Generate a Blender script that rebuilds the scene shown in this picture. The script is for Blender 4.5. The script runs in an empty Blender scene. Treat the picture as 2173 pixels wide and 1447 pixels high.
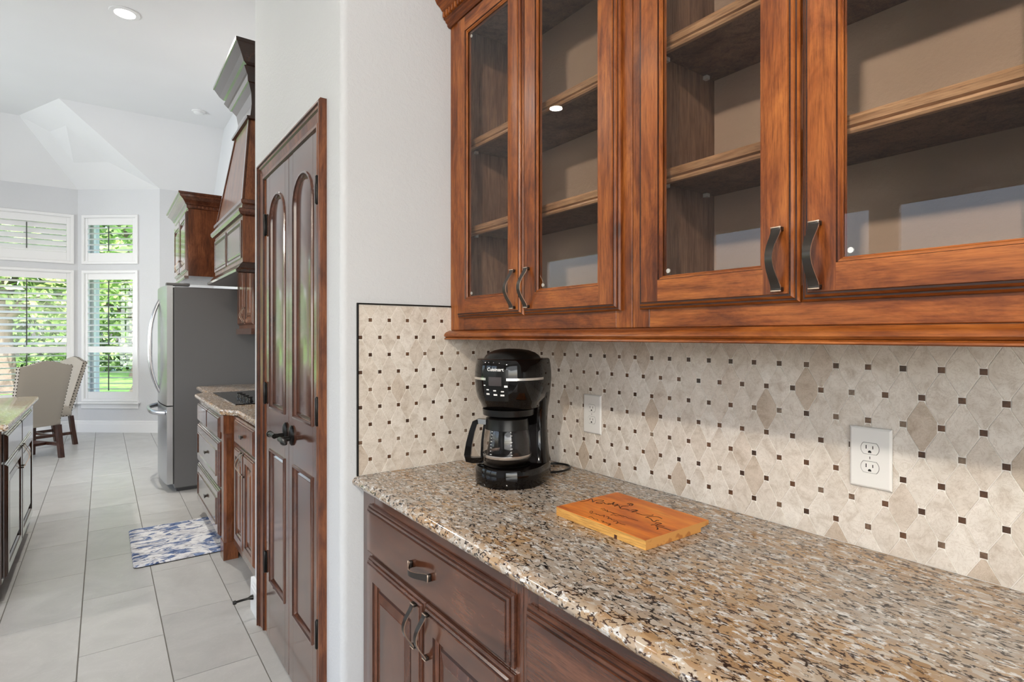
import bpy, bmesh, math, random
from mathutils import Vector, Matrix
random.seed(7)
PI = math.pi
sc = bpy.context.scene
COL = sc.collection

# ---------------------------------------------------------------- camera
CAM_H = 1.368
YAW = math.radians(36.115)
cd = bpy.data.cameras.new('camera')
cam = bpy.data.objects.new('camera', cd); COL.objects.link(cam)
cam.location = (0, 0, CAM_H)
cam.rotation_euler = (PI/2, 0, -YAW)
cd.sensor_width = 36.0
cd.lens = 36.0*1189/2173
cd.shift_y = -12.5/2173
cd.clip_start = 0.02
sc.camera = cam

# ---------------------------------------------------------------- view, world, daylight
sc.view_settings.view_transform = 'Standard'
sc.view_settings.look = 'None'
sc.view_settings.gamma = 1.0
sc.view_settings.use_curve_mapping = False
sc.view_settings.exposure = 0.36
wd = bpy.data.worlds.new('sky'); sc.world = wd; wd.use_nodes = True
wn = wd.node_tree
sky = wn.nodes.new('ShaderNodeTexSky'); sky.sky_type = 'NISHITA'
sky.sun_disc = False; sky.sun_elevation = math.radians(52); sky.sun_rotation = math.radians(200)
sky.air_density = 1.0; sky.dust_density = 4.0; sky.ozone_density = 1.0
wn.links.new(sky.outputs[0], wn.nodes['Background'].inputs[0])
wn.nodes['Background'].inputs[1].default_value = 0.75

def lamp(name, kind, loc, rot, power, color, **kw):
    l = bpy.data.lights.new(name, kind); l.energy = power; l.color = color
    for k, v in kw.items(): setattr(l, k, v)
    o = bpy.data.objects.new(name, l); COL.objects.link(o)
    o.location = loc; o.rotation_euler = rot
    return o
lamp('sun', 'SUN', (0, 0, 12), (math.radians(38), 0, math.radians(28)), 10.0, (1, .96, .88), angle=.01)
DAY = (0.93, 0.97, 1.0)
# area lamps added outside the unseen opposite and rear windows to bring in daylight
lamp('daylight_opposite', 'AREA', (-5.15, 2.6, 1.75), (0, -PI/2, 0), 7, DAY, shape='RECTANGLE', size=2.2, size_y=4.4)
lamp('daylight_fill_far', 'AREA', (-5.15, 7.3, 1.75), (0, -PI/2-.26, 0), 62, DAY, shape='RECTANGLE', size=2.2, size_y=2.4, spread=math.radians(88))  # tilted up and narrowed to brighten the angled ceiling facet of the bay
lamp('daylight_fill_behind', 'AREA', (-2.2, -3.15, 1.75), (PI/2, 0, 0), 80, DAY, shape='RECTANGLE', size=4.2, size_y=2.2)  # fill added from behind the viewer to brighten the tiled side wall
CAN_COL = (1.0, 0.93, 0.84)
CANS = [(0.15, 5.86, 60), (-2.47, 5.2, 45), (-2.47, 3.7, 10), (-2.47, 2.2, 6), (-2.47, 0.7, 6)]

# ---------------------------------------------------------------- mesh helpers
class MB:
    """collects geometry; xf maps local (a,b,c) to world"""
    def __init__(s, xf=None):
        s.v = []; s.f = []; s.m = []; s.xf = xf
    def add(s, vs, fs, mi=0):
        o = len(s.v)
        if s.xf: vs = [s.xf(*p) for p in vs]
        s.v += [tuple(p) for p in vs]
        for k, f in enumerate(fs):
            s.f.append([i+o for i in f]); s.m.append(mi[k] if isinstance(mi, list) else mi)
        return s
    def box(s, x0, x1, y0, y1, z0, z1, mi=0):
        vs = [(x, y, z) for x in (x0, x1) for y in (y0, y1) for z in (z0, z1)]
        return s.add(vs, [(0,1,3,2),(4,6,7,5),(0,4,5,1),(2,3,7,6),(0,2,6,4),(1,5,7,3)], mi)
    def cbox(s, x0, x1, y0, y1, z0, z1, c=.002, mi=0):
        x0, x1 = min(x0,x1), max(x0,x1); y0, y1 = min(y0,y1), max(y0,y1); z0, z1 = min(z0,z1), max(z0,z1)
        c = min(c, (x1-x0)*.45, (y1-y0)*.45, (z1-z0)*.45)
        X, Y, Z = (x0,x1), (y0,y1), (z0,z1); sg = (1,-1); vs = []; ix = {}
        for i in (0,1):
            for j in (0,1):
                for k in (0,1):
                    p = (X[i], Y[j], Z[k]); d = (sg[i]*c, sg[j]*c, sg[k]*c)
                    for a in range(3):
                        q = [p[b]+(0 if b == a else d[b]) for b in range(3)]
                        ix[(i,j,k,a)] = len(vs); vs.append(q)
        F = []
        for i in (0,1): F.append([ix[(i,j,k,0)] for j,k in ((0,0),(1,0),(1,1),(0,1))])
        for j in (0,1): F.append([ix[(i,j,k,1)] for i,k in ((0,0),(1,0),(1,1),(0,1))])
        for k in (0,1): F.append([ix[(i,j,k,2)] for i,j in ((0,0),(1,0),(1,1),(0,1))])
        for i in (0,1):
            for j in (0,1): F.append([ix[(i,j,0,0)], ix[(i,j,1,0)], ix[(i,j,1,1)], ix[(i,j,0,1)]])
        for i in (0,1):
            for k in (0,1): F.append([ix[(i,0,k,0)], ix[(i,1,k,0)], ix[(i,1,k,2)], ix[(i,0,k,2)]])
        for j in (0,1):
            for k in (0,1): F.append([ix[(0,j,k,1)], ix[(1,j,k,1)], ix[(1,j,k,2)], ix[(0,j,k,2)]])
        for i in (0,1):
            for j in (0,1):
                for k in (0,1): F.append([ix[(i,j,k,a)] for a in range(3)])
        return s.add(vs, F, mi)
    def loft(s, loops, cap0=True, cap1=True, closed=True, mi=0, ring=False):
        n = len(loops[0]); vs = [p for l in loops for p in l]; F = []; M = []
        L = len(loops)
        for a in range(L if ring else L-1):
            b = (a+1) % L
            for i in range(n if closed else n-1):
                j = (i+1) % n
                F.append((a*n+i, a*n+j, b*n+j, b*n+i)); M.append(mi[a] if isinstance(mi, list) else mi)
        if cap0 and not ring: F.append(list(range(n))[::-1]); M.append(mi[0] if isinstance(mi, list) else mi)
        if cap1 and not ring: F.append([(L-1)*n+i for i in range(n)]); M.append(mi[-1] if isinstance(mi, list) else mi)
        return s.add(vs, F, M)
    def extr(s, poly, axis, a0, a1, mi=0):
        """poly: 2D points in the two other axes (in x,y,z order)"""
        def P(p, a):
            if axis == 'x': return (a, p[0], p[1])
            if axis == 'y': return (p[0], a, p[1])
            return (p[0], p[1], a)
        return s.loft([[P(p, a0) for p in poly], [P(p, a1) for p in poly]], mi=mi)
    def tube(s, path, r, n=10, closed=False, mi=0, flat=1.0):
        P = [Vector(p) for p in path]; k = len(P); loops = []
        up = None
        for i in range(k):
            if closed: t = P[(i+1) % k]-P[i-1]
            else: t = P[min(i+1,k-1)]-P[max(i-1,0)]
            t.normalize()
            if up is None:
                up = Vector((0,0,1)) if abs(t.z) < .9 else Vector((1,0,0))
            a = t.cross(up)
            if a.length < 1e-6: a = t.cross(Vector((1,0,0)))
            a.normalize(); b = a.cross(t).normalized(); up = b
            rr = r[i] if isinstance(r, (list, tuple)) else r
            loops.append([tuple(P[i]+a*rr*math.cos(2*PI*q/n)+b*rr*flat*math.sin(2*PI*q/n)) for q in range(n)])
        return s.loft(loops, mi=mi, ring=closed)
    def lathe(s, prof, c=(0,0,0), n=32, mi=0, sx=1, sy=1, cap=True):
        loops = [[(c[0]+r*sx*math.cos(2*PI*i/n), c[1]+r*sy*math.sin(2*PI*i/n), c[2]+z) for i in range(n)] for r, z in prof]
        return s.loft(loops, cap0=cap, cap1=cap, mi=mi)
    def ball(s, c, r, n=8, m=6, mi=0, sx=1, sy=1, sz=1):
        prof = [(max(1e-4, r*math.sin(PI*i/m)), -r*math.cos(PI*i/m)*sz) for i in range(m+1)]
        return s.lathe(prof, c, n, mi, sx, sy)

ORG = {}
def finish(name, mb, mats, org, smooth):
    me = bpy.data.meshes.new(name)
    o = org
    me.from_pydata([(v[0]-o[0], v[1]-o[1], v[2]-o[2]) for v in mb.v], [], mb.f)
    if not isinstance(mats, (list, tuple)): mats = [mats]
    for m in mats: me.materials.append(m)
    me.polygons.foreach_set('material_index', mb.m)
    b = bmesh.new(); b.from_mesh(me)
    bmesh.ops.recalc_face_normals(b, faces=b.faces[:])
    b.to_mesh(me); b.free()
    if smooth is not None:
        me.polygons.foreach_set('use_smooth', [True]*len(me.polygons))
        me.set_sharp_from_angle(angle=math.radians(smooth))
    me.update()
    return me
def obj(name, mb, mats, parent=None, smooth=None, raw=False):
    if raw or parent is None:
        if raw: org = (0,0,0)
        else:
            xs = [v[0] for v in mb.v]; ys = [v[1] for v in mb.v]; zs = [v[2] for v in mb.v]
            org = ((min(xs)+max(xs))/2, (min(ys)+max(ys))/2, min(zs))
    else: org = ORG[parent.name]
    me = finish(name, mb, mats, org, smooth)
    o = bpy.data.objects.new(name, me); COL.objects.link(o)
    if parent is not None:
        o.parent = parent
        ORG[o.name] = org
    elif raw: ORG[o.name] = (0,0,0)
    else:
        o.location = org; ORG[o.name] = org
    return o
def empty(name, loc, rz=0):
    o = bpy.data.objects.new(name, None); COL.objects.link(o)
    o.empty_display_size = .1; o.location = loc; o.rotation_euler = (0,0,rz)
    ORG[o.name] = tuple(loc)
    return o
def tag(o, label=None, cat=None, group=None, kind=None):
    if label: o['label'] = label
    if cat: o['category'] = cat
    if group: o['group'] = group
    if kind: o['kind'] = kind
    return o
def thing(name, label, cat, loc, rz=0, group=None): return tag(empty(name, loc, rz), label, cat, group)
def inst(name, me, loc, parent=None):
    o = bpy.data.objects.new(name, me); COL.objects.link(o)
    if parent is not None:
        o.parent = parent; g = ORG[parent.name]
        o.location = (loc[0]-g[0], loc[1]-g[1], loc[2]-g[2])
    else: o.location = loc
    ORG[o.name] = tuple(loc)
    return o

# ---------------------------------------------------------------- materials
def newmat(name):
    m = bpy.data.materials.new(name); m.use_nodes = True
    return m, m.node_tree, m.node_tree.nodes['Principled BSDF']
def nd(nt, t, **kw):
    n = nt.nodes.new(t)
    for k, v in kw.items():
        if k.startswith('_'): setattr(n, k[1:], v)
        else:
            key = k.replace('__', ' ')
            n.inputs[key].default_value = v
    return n
def lk(nt, a, b): nt.links.new(a, b)
def ramp(nt, fac, stops, interp='LINEAR'):
    r = nt.nodes.new('ShaderNodeValToRGB'); r.color_ramp.interpolation = interp
    e = r.color_ramp.elements
    while len(e) < len(stops): e.new(.5)
    for q, (p, c) in zip(e, stops): q.position = p; q.color = (*c, 1) if len(c) == 3 else c
    lk(nt, fac, r.inputs[0]); return r.outputs[0]
def mixc(nt, fac, a, b, mode='MIX'):
    n = nt.nodes.new('ShaderNodeMix'); n.data_type = 'RGBA'; n.blend_type = mode
    for s_, v in ((0, fac), (6, a), (7, b)):
        if hasattr(v, 'links') or hasattr(v, 'is_linked'): lk(nt, v, n.inputs[s_])
        elif s_ == 0: n.inputs[0].default_value = v
        else: n.inputs[s_].default_value = (*v, 1)
    return n.outputs[2]
def coords(nt, scale=(1,1,1), rnd=0.0, rot=(0,0,0)):
    tc = nt.nodes.new('ShaderNodeTexCoord'); mp = nt.nodes.new('ShaderNodeMapping')
    mp.inputs['Scale'].default_value = scale; mp.inputs['Rotation'].default_value = rot
    src = tc.outputs['Object']
    if rnd:
        oi = nt.nodes.new('ShaderNodeObjectInfo'); mu = nt.nodes.new('ShaderNodeMath'); mu.operation = 'MULTIPLY'
        mu.inputs[1].default_value = rnd; lk(nt, oi.outputs['Random'], mu.inputs[0])
        ad = nt.nodes.new('ShaderNodeVectorMath'); ad.operation = 'ADD'
        lk(nt, src, ad.inputs[0]); lk(nt, mu.outputs[0], ad.inputs[1]); src = ad.outputs[0]
    lk(nt, src, mp.inputs[0]); return mp.outputs[0]
def noise(nt, vec, scale, detail=4, rough=.55, dist=0):
    n = nd(nt, 'ShaderNodeTexNoise', Scale=scale, Detail=detail, Roughness=rough, Distortion=dist)
    lk(nt, vec, n.inputs['Vector']); return n.outputs['Fac']
def bump(nt, b, fac, strength, dist=.001):
    n = nd(nt, 'ShaderNodeBump', Strength=strength, Distance=dist)
    lk(nt, fac, n.inputs['Height']); lk(nt, n.outputs[0], b.inputs['Normal'])
def plain(name, col, rough=.5, metal=0, coat=0, spec=.5):
    m, nt, b = newmat(name)
    b.inputs['Base Color'].default_value = (*col, 1); b.inputs['Roughness'].default_value = rough
    b.inputs['Metallic'].default_value = metal; b.inputs['Coat Weight'].default_value = coat
    b.inputs['Specular IOR Level'].default_value = spec
    return m
def wood(name, axis, dark, mid, light, rough=.3, coat=.3, grain=1.0, crough=.2, knots=True):
    m, nt, b = newmat(name)
    k = 'xyz'.index(axis)
    def st(f): return tuple(f if i == k else 1.0 for i in range(3))
    v = coords(nt, st(.055), 7.3); v2 = coords(nt, st(.30), 3.1); v3 = coords(nt, st(.5), 5.7)
    pore = noise(nt, v, 330*grain, 5, .7)
    streak = noise(nt, v, 46*grain, 5, .6, 1.4)
    mott = noise(nt, v2, 11, 6, .68, .6)
    c = ramp(nt, mott, [(.28, dark), (.47, mid), (.70, light)])
    c = mixc(nt, .75, c, ramp(nt, streak, [(.30, (.55,.46,.40)), (.50, (1,1,1)), (.72, (1.25,1.22,1.15))]), 'MULTIPLY')
    c = mixc(nt, .8, c, ramp(nt, pore, [(.33, (.50,.42,.36)), (.52, (1,1,1)), (.7, (1.14,1.12,1.08))]), 'MULTIPLY')
    if knots:
        vo = nd(nt, 'ShaderNodeTexVoronoi', Scale=3.4, Randomness=1.0); lk(nt, v3, vo.inputs['Vector'])
        kn = ramp(nt, vo.outputs['Distance'], [(.0, (.12,.08,.06)), (.035, (.30,.22,.17)), (.05, (.75,.62,.5)), (.075, (.62,.52,.45)), (.10, (1,1,1))])
        c = mixc(nt, .8, c, kn, 'MULTIPLY')
    lk(nt, c, b.inputs['Base Color'])
    b.inputs['Roughness'].default_value = rough
    b.inputs['Specular IOR Level'].default_value = .25
    b.inputs['Coat Weight'].default_value = coat; b.inputs['Coat Roughness'].default_value = crough
    bump(nt, b, pore, .12, .0005)
    return m
# warm stained alder of the near cabinets
AD, AM, AL = (.062,.013,.003), (.215,.056,.010), (.43,.140,.030)
WZ = wood('stained_alder_upright', 'z', AD, AM, AL, .38, .18, crough=.22)
WY = wood('stained_alder_along', 'y', AD, AM, AL, .38, .18, crough=.22)
WX = wood('stained_alder_across', 'x', AD, AM, AL, .38, .18, crough=.22)
GLZ = wood('dark_glaze', 'y', (.014,.004,.002), (.036,.010,.004), (.075,.022,.008), .4, .2, knots=False)
# darker stain of base cabinets, pantry doors and the kitchen run
DD, DM, DL = (.034,.010,.005), (.088,.029,.0145), (.16,.060,.031)
KZ = wood('dark_alder_upright', 'z', DD, DM, DL, .24, 1.0, crough=.12, knots=False)
KY = wood('dark_alder_along', 'y', DD, DM, DL, .24, 1.0, crough=.12, knots=False)
KX = wood('dark_alder_across', 'x', DD, DM, DL, .24, 1.0, crough=.12, knots=False)
MD = wood('mid_alder_upright', 'z', (.045,.013,.005), (.13,.040,.014), (.25,.088,.032), .3, .6, crough=.15)
ISL = wood('espresso_alder', 'z', (.012,.005,.003), (.03,.012,.007), (.055,.022,.012), .2, 1.0, crough=.08, knots=False)
INT = wood('cabinet_interior_wood', 'z', (.10,.052,.033), (.19,.108,.070), (.27,.165,.11), .5, 0, knots=False)
SHF = wood('shelf_edge_wood', 'y', (.22,.11,.055), (.36,.20,.105), (.48,.29,.16), .4, .1, knots=False)
LEGW = wood('chair_leg_wood', 'z', (.02,.008,.005), (.05,.018,.01), (.08,.03,.016), .35, .3, knots=False)

def painted(name, col, rough=.85, bs=.25, scale=140, dist=.0012):
    m, nt, b = newmat(name)
    v = coords(nt)
    n1 = noise(nt, v, scale, 3, .6); n2 = noise(nt, v, 1.3, 2, .5)
    c = ramp(nt, n2, [(.3, tuple(x*.965 for x in col)), (.7, col)])
    lk(nt, c, b.inputs['Base Color']); b.inputs['Roughness'].default_value = rough
    b.inputs['Specular IOR Level'].default_value = .25
    bump(nt, b, n1, bs, dist)
    return m
WALL = painted('wall_paint', (.585,.596,.615), .8, .6, 75, .0032)
CEIL = painted('ceiling_paint', (.72,.725,.735), .9, .15, 110)
TRIMW = plain('white_trim_paint', (.70,.705,.71), .35)
SHUT = plain('white_shutter_paint', (.70,.705,.71), .4)
BACKP = painted('cabinet_back_paint', (.46,.33,.245), .75, .7, 85, .003)
GROUT = painted('backsplash_grout', (.84,.80,.74), .9, .3, 300)
FGROUT = painted('floor_grout', (.20,.195,.18), .95, .3, 300)
BLK = plain('black_metal', (.012,.011,.010), .3, .6)
PLATE = plain('outlet_plastic', (.74,.72,.69), .4)
SLOT = plain('outlet_slot_dark', (.01,.008,.007), .8)
GAPB = plain('recess_dark', (.012,.006,.004), .9)
BRZ = plain('bronze_face', (.075,.064,.056), .32, .9)
BRE = plain('bronze_worn_edge', (.72,.56,.44), .3, .9)
CHR = plain('clear_peg_plastic', (.75,.72,.68), .15, .2)
STEEL = plain('brushed_steel', (.46,.46,.47), .27, 1.0)
FSIDE = painted('fridge_side_grey', (.15,.15,.153), .42, .10, 400, .0004)
FDARK = plain('fridge_gasket', (.03,.03,.032), .5)
BLKGL = plain('cooktop_black_glass', (.006,.006,.007), .05, 0, .5)
CMB = plain('coffee_maker_gloss_black', (.003,.0022,.002), .05, 0, 0, .35)
CMM = plain('coffee_maker_matt_black', (.004,.0035,.003), .28, 0, 0, .3)
SILV = plain('silver_band', (.70,.66,.62), .25, .9)
LCD = plain('display_grey', (.045,.036,.036), .35)
PRINT = plain('white_print', (.82,.80,.78), .5)
INKD = plain('burned_ink', (.060,.014,.004), .7)
LINEN = painted('chair_linen', (.36,.325,.28), .95, .4, 600, .0008)
NAIL = plain('bronze_nailhead', (.02,.014,.010), .4, .6)
TRUNK = painted('tree_bark', (.16,.13,.11), .95, .8, 14, .02)
WAND = plain('dark_tilt_rod', (.05,.055,.05), .6)

def emis(name, col, s):
    m, nt, b = newmat(name)
    b.inputs['Base Color'].default_value = (*col, 1)
    b.inputs['Emission Color'].default_value = (*col, 1); b.inputs['Emission Strength'].default_value = s
    return m
BULB = emis('bulb_glow', (1, .86, .65), 20)
LENS = emis('lamp_lens', (1, .95, .88), 14)

def glass(name, tint=(1,1,1), rough=.0, ior=1.5):
    m, nt, b = newmat(name)
    out = nt.nodes['Material Output']
    tr = nd(nt, 'ShaderNodeBsdfTransparent'); tr.inputs[0].default_value = (*tint, 1)
    gl = nd(nt, 'ShaderNodeBsdfGlossy', Roughness=rough)
    fr = nd(nt, 'ShaderNodeFresnel', IOR=ior)
    mx = nt.nodes.new('ShaderNodeMixShader')
    ge = nt.nodes.new('ShaderNodeNewGeometry'); sb_ = nt.nodes.new('ShaderNodeMath'); sb_.operation = 'SUBTRACT'; sb_.inputs[0].default_value = 1.0
    mu = nt.nodes.new('ShaderNodeMath'); mu.operation = 'MULTIPLY'
    lk(nt, ge.outputs['Backfacing'], sb_.inputs[1]); lk(nt, fr.outputs[0], mu.inputs[0]); lk(nt, sb_.outputs[0], mu.inputs[1])
    lk(nt, mu.outputs[0], mx.inputs[0]); lk(nt, tr.outputs[0], mx.inputs[1]); lk(nt, gl.outputs[0], mx.inputs[2])
    lk(nt, mx.outputs[0], out.inputs[0]); nt.nodes.remove(b)
    return m
GLASS = glass('cabinet_glass', (.97,.96,.95))
PANE = glass('window_glass')
CARAFE = glass('carafe_glass', (.93,.91,.90), .0, 1.38)

def marble():
    m, nt, b = newmat('marble_tile')
    oi = nt.nodes.new('ShaderNodeObjectInfo')
    v = coords(nt, (1,1,1), 31.0)
    base = ramp(nt, oi.outputs['Random'], [(0, (.62,.555,.485)), (.3, (.70,.645,.58)), (.55, (.62,.555,.485)), (.75, (.67,.61,.54)), (.90, (.59,.515,.44)), (.97, (.50,.41,.325)), (1, (.72,.67,.61))])
    n1 = noise(nt, v, 26, 5, .6, .8); n2 = noise(nt, v, 42, 8, .7, 2.2)
    c = mixc(nt, .9, base, ramp(nt, n1, [(.28, (.74,.69,.64)), (.48, (1,1,1)), (.72, (1.14,1.15,1.17))]), 'MULTIPLY')
    vein = ramp(nt, n2, [(.46, (1,1,1)), (.49, (.60,.51,.44)), (.51, (1,1,1))])
    c = mixc(nt, .55, c, vein, 'MULTIPLY')
    lk(nt, c, b.inputs['Base Color']); b.inputs['Roughness'].default_value = .42
    b.inputs['Specular IOR Level'].default_value = .35
    bump(nt, b, n2, .08, .001)
    return m
MARB = marble()
def accent():
    m, nt, b = newmat('emperador_accent')
    oi = nt.nodes.new('ShaderNodeObjectInfo')
    v = coords(nt, (1,1,1), 17.0)
    base = ramp(nt, oi.outputs['Random'], [(0, (.050,.024,.012)), (.5, (.11,.050,.022)), (.8, (.145,.072,.035)), (1, (.22,.16,.115))])
    c = mixc(nt, .9, base, ramp(nt, noise(nt, v, 150, 4), [(.35, (.6,.55,.5)), (.6, (1,1,1)), (.75, (1.7,1.6,1.5))]), 'MULTIPLY')
    lk(nt, c, b.inputs['Base Color']); b.inputs['Roughness'].default_value = .35
    return m
ACC = accent()
def granite(name):
    m, nt, b = newmat(name)
    v = coords(nt, (1.25,.62,1.0), 0, (0,0,.42))
    wn_ = nd(nt, 'ShaderNodeTexNoise', Scale=38.0, Detail=3.0)
    lk(nt, v, wn_.inputs['Vector'])
    va = nt.nodes.new('ShaderNodeVectorMath'); va.operation = 'MULTIPLY_ADD'
    lk(nt, wn_.outputs['Color'], va.inputs[0]); va.inputs[1].default_value = (.016,.016,.016); lk(nt, v, va.inputs[2])
    V = va.outputs[0]
    def vor(scale, feat='F1', out='Distance'):
        n = nd(nt, 'ShaderNodeTexVoronoi', Scale=scale); n.feature = feat
        lk(nt, V, n.inputs['Vector']); return n.outputs[out]
    sp = nt.nodes.new('ShaderNodeSeparateColor'); lk(nt, vor(72, 'F1', 'Color'), sp.inputs[0])
    tan = ramp(nt, sp.outputs[0], [(0, (.31,.18,.085)), (.25, (.45,.29,.155)), (.45, (.39,.275,.175)), (.6, (.49,.40,.31)), (.8, (.36,.22,.115)), (1, (.55,.49,.42))])
    big = noise(nt, v, 7, 3, .5)
    grey = ramp(nt, big, [(.42, (0,0,0)), (.62, (1,1,1))])
    c = mixc(nt, grey, tan, mixc(nt, .55, tan, (.36,.335,.31)))
    wht = ramp(nt, noise(nt, V, 85, 5, .65), [(.545, (0,0,0)), (.61, (1,1,1))])
    c = mixc(nt, wht, c, (.66,.64,.62))
    em = ramp(nt, vor(72, 'DISTANCE_TO_EDGE'), [(.0, (1,1,1)), (.05, (1,1,1)), (.12, (0,0,0))])
    gate = ramp(nt, noise(nt, v, 75, 4, .65), [(.515, (0,0,0)), (.56, (1,1,1))])
    dk = mixc(nt, 1.0, em, gate, 'MULTIPLY')
    fl = ramp(nt, noise(nt, V, 105, 4, .6), [(.375, (1,1,1)), (.405, (0,0,0))])
    dk = mixc(nt, 1.0, dk, fl, 'LIGHTEN')
    dcol = ramp(nt, big, [(.35, (.050,.020,.011)), (.65, (.012,.010,.010))])
    c = mixc(nt, dk, c, dcol)
    lk(nt, c, b.inputs['Base Color'])
    b.inputs['Roughness'].default_value = .12; b.inputs['Specular IOR Level'].default_value = .5
    return m
GRAN = granite('brown_granite')
def floortile():
    m, nt, b = newmat('floor_porcelain')
    v = coords(nt, (1,1,1), 23.0)
    oi = nt.nodes.new('ShaderNodeObjectInfo')
    base = ramp(nt, oi.outputs['Random'], [(0, (.405,.402,.392)), (1, (.46,.457,.445))])
    n1 = noise(nt, v, 3.2, 5, .55, 1.5); n2 = noise(nt, v, 5, 9, .7, 2.5)
    c = mixc(nt, .9, base, ramp(nt, n1, [(.3, (.88,.88,.88)), (.7, (1.08,1.08,1.08))]), 'MULTIPLY')
    c = mixc(nt, .5, c, ramp(nt, n2, [(.485, (1,1,1)), (.5, (1.16,1.16,1.15)), (.515, (1,1,1))]), 'MULTIPLY')
    lk(nt, c, b.inputs['Base Color']); b.inputs['Roughness'].default_value = .32
    b.inputs['Specular IOR Level'].default_value = .45
    return m
FTILE = floortile()
def boardwood():
    m, nt, b = newmat('oiled_cedar')
    v = coords(nt, (9,1,1)); v2 = coords(nt, (3.0,1,1))
    g = noise(nt, v, 9, 4, .55, .6); s = noise(nt, v2, 8, 3, .5)
    c = ramp(nt, s, [(.30, (.40,.075,.005)), (.45, (.66,.165,.010)), (.6, (.78,.225,.016)), (.75, (.85,.31,.04))])
    c = mixc(nt, .6, c, ramp(nt, g, [(.3, (.72,.66,.6)), (.6, (1.05,1.05,1.05))]), 'MULTIPLY')
    lk(nt, c, b.inputs['Base Color']); b.inputs['Roughness'].default_value = .45
    return m
BOARD = boardwood()
def boardend(name, axis):
    m, nt, b = newmat(name)
    v = coords(nt, (1,1,1))
    w = nd(nt, 'ShaderNodeTexWave', Scale=42.0, Distortion=6.0, Detail=2.0); w.wave_type = 'RINGS'
    lk(nt, v, w.inputs['Vector'])
    c = ramp(nt, w.outputs['Fac'], [(.2, (.40,.15,.035)), (.7, (.60,.28,.075))])
    lk(nt, c, b.inputs['Base Color']); b.inputs['Roughness'].default_value = .5
    return m
BEND = boardend('cedar_end_grain', 'y')
BSAP = wood('cedar_sapwood', 'y', (.50,.22,.05), (.66,.36,.10), (.74,.46,.16), .45, 0, knots=False)
def matmat():
    m, nt, b = newmat('floral_mat_print')
    v = coords(nt, (1,1.9,1), 0, (0,0,.25))
    f1 = noise(nt, v, 6.5, 5, .62, 1.6); f2 = noise(nt, v, 11, 5, .65, 1.0); f3 = noise(nt, v, 26, 4, .6, .8)
    c = ramp(nt, f2, [(.38, (.40,.40,.44)), (.50, (.66,.665,.69)), (.60, (.74,.74,.75))])
    blue = ramp(nt, f3, [(.35, (.020,.045,.13)), (.5, (.065,.115,.27)), (.66, (.24,.31,.46))])
    k = ramp(nt, f1, [(.495, (0,0,0)), (.56, (1,1,1))])
    c = mixc(nt, k, c, blue)
    lf = ramp(nt, noise(nt, v, 21, 3, .5, .4), [(.30, (1,1,1)), (.335, (0,0,0))])
    c = mixc(nt, lf, c, (.035,.04,.055))
    lk(nt, c, b.inputs['Base Color']); b.inputs['Roughness'].default_value = .75
    return m
MATP = matmat()
def leafmat(name, a, b_, c_):
    m, nt, b = newmat(name)
    n = noise(nt, coords(nt, (1,1,1), 5), 1.6, 3); n2 = noise(nt, coords(nt), 9, 3)
    c = ramp(nt, n, [(.35, a), (.55, b_), (.7, c_)])
    c = mixc(nt, .7, c, ramp(nt, n2, [(.35, (.45,.5,.4)), (.6, (1.15,1.15,1.1))]), 'MULTIPLY')
    lk(nt, c, b.inputs['Base Color']); b.inputs['Roughness'].default_value = .6
    b.inputs['Transmission Weight'].default_value = 0
    return m
LEAF = leafmat('green_leaves', (.10,.19,.06), (.21,.36,.12), (.42,.56,.28))
LEAF2 = leafmat('yellow_green_leaves', (.15,.25,.07), (.32,.46,.16), (.55,.66,.36))
LAWN = leafmat('lawn_grass', (.12,.26,.06), (.19,.37,.09), (.26,.44,.13))
# ================================================================ the setting
XB = 1.315            # wall plane behind the counters
YA = 1.754            # tiled side wall
XP = 0.61             # pantry wall plane
YE = 3.02             # end of the pantry block
ZC = 4.14             # flat ceiling
ZP = 3.42             # top of the bay walls
def struct(name, mb, mats, label=None, parent=None, smooth=None):
    o = obj(name, mb, mats, parent, smooth)
    if parent is None: tag(o, label, kind='structure')
    return o

struct('floor', MB().box(-5.2, XB+.1, -3.2, 10.2, -.12, -.004), FGROUT, 'pale grey porcelain tile floor with dark grout joints')
FL = bpy.data.objects['floor']
tw, tl, g = .3115, .6255, .0022
tm = MB()
a, b_ = tw/2-g, tl/2-g
tm.loft([[(-a,-b_,-.004),(a,-b_,-.004),(a,b_,-.004),(-a,b_,-.004)], [(-a,-b_,-.0012),(a,-b_,-.0012),(a,b_,-.0012),(-a,b_,-.0012)],
         [(-a+.0012,-b_+.0012,0),(a-.0012,-b_+.0012,0),(a-.0012,b_-.0012,0),(-a+.0012,b_-.0012,0)]], cap0=False)
tme = finish('floor_tile', tm, FTILE, (0,0,0), None)
for i in range(-8, 6):
    xc = -.397+tw*i+tw/2
    y0 = 3.434+.1985*i
    k0 = math.floor((-0.6-y0)/tl)
    for k in range(k0, k0+19):
        yc = y0+tl*k+tl/2
        if yc-tl/2 > 10.0 or yc+tl/2 < -.6: continue
        if xc > .85 and yc < 3.0: continue
        inst('floor_tile', tme, (xc, yc, 0), FL)

# counter wall and kitchen wall
struct('wall_back', MB().box(XB, XB+.12, -3.2, YA, 0, ZC+.02), WALL, 'white textured wall behind the coffee counter')
struct('wall_kitchen', MB().box(XB, XB+.12, YA+.3, 9.3, 0, ZC+.02), WALL, 'white wall behind the range hood')
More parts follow.
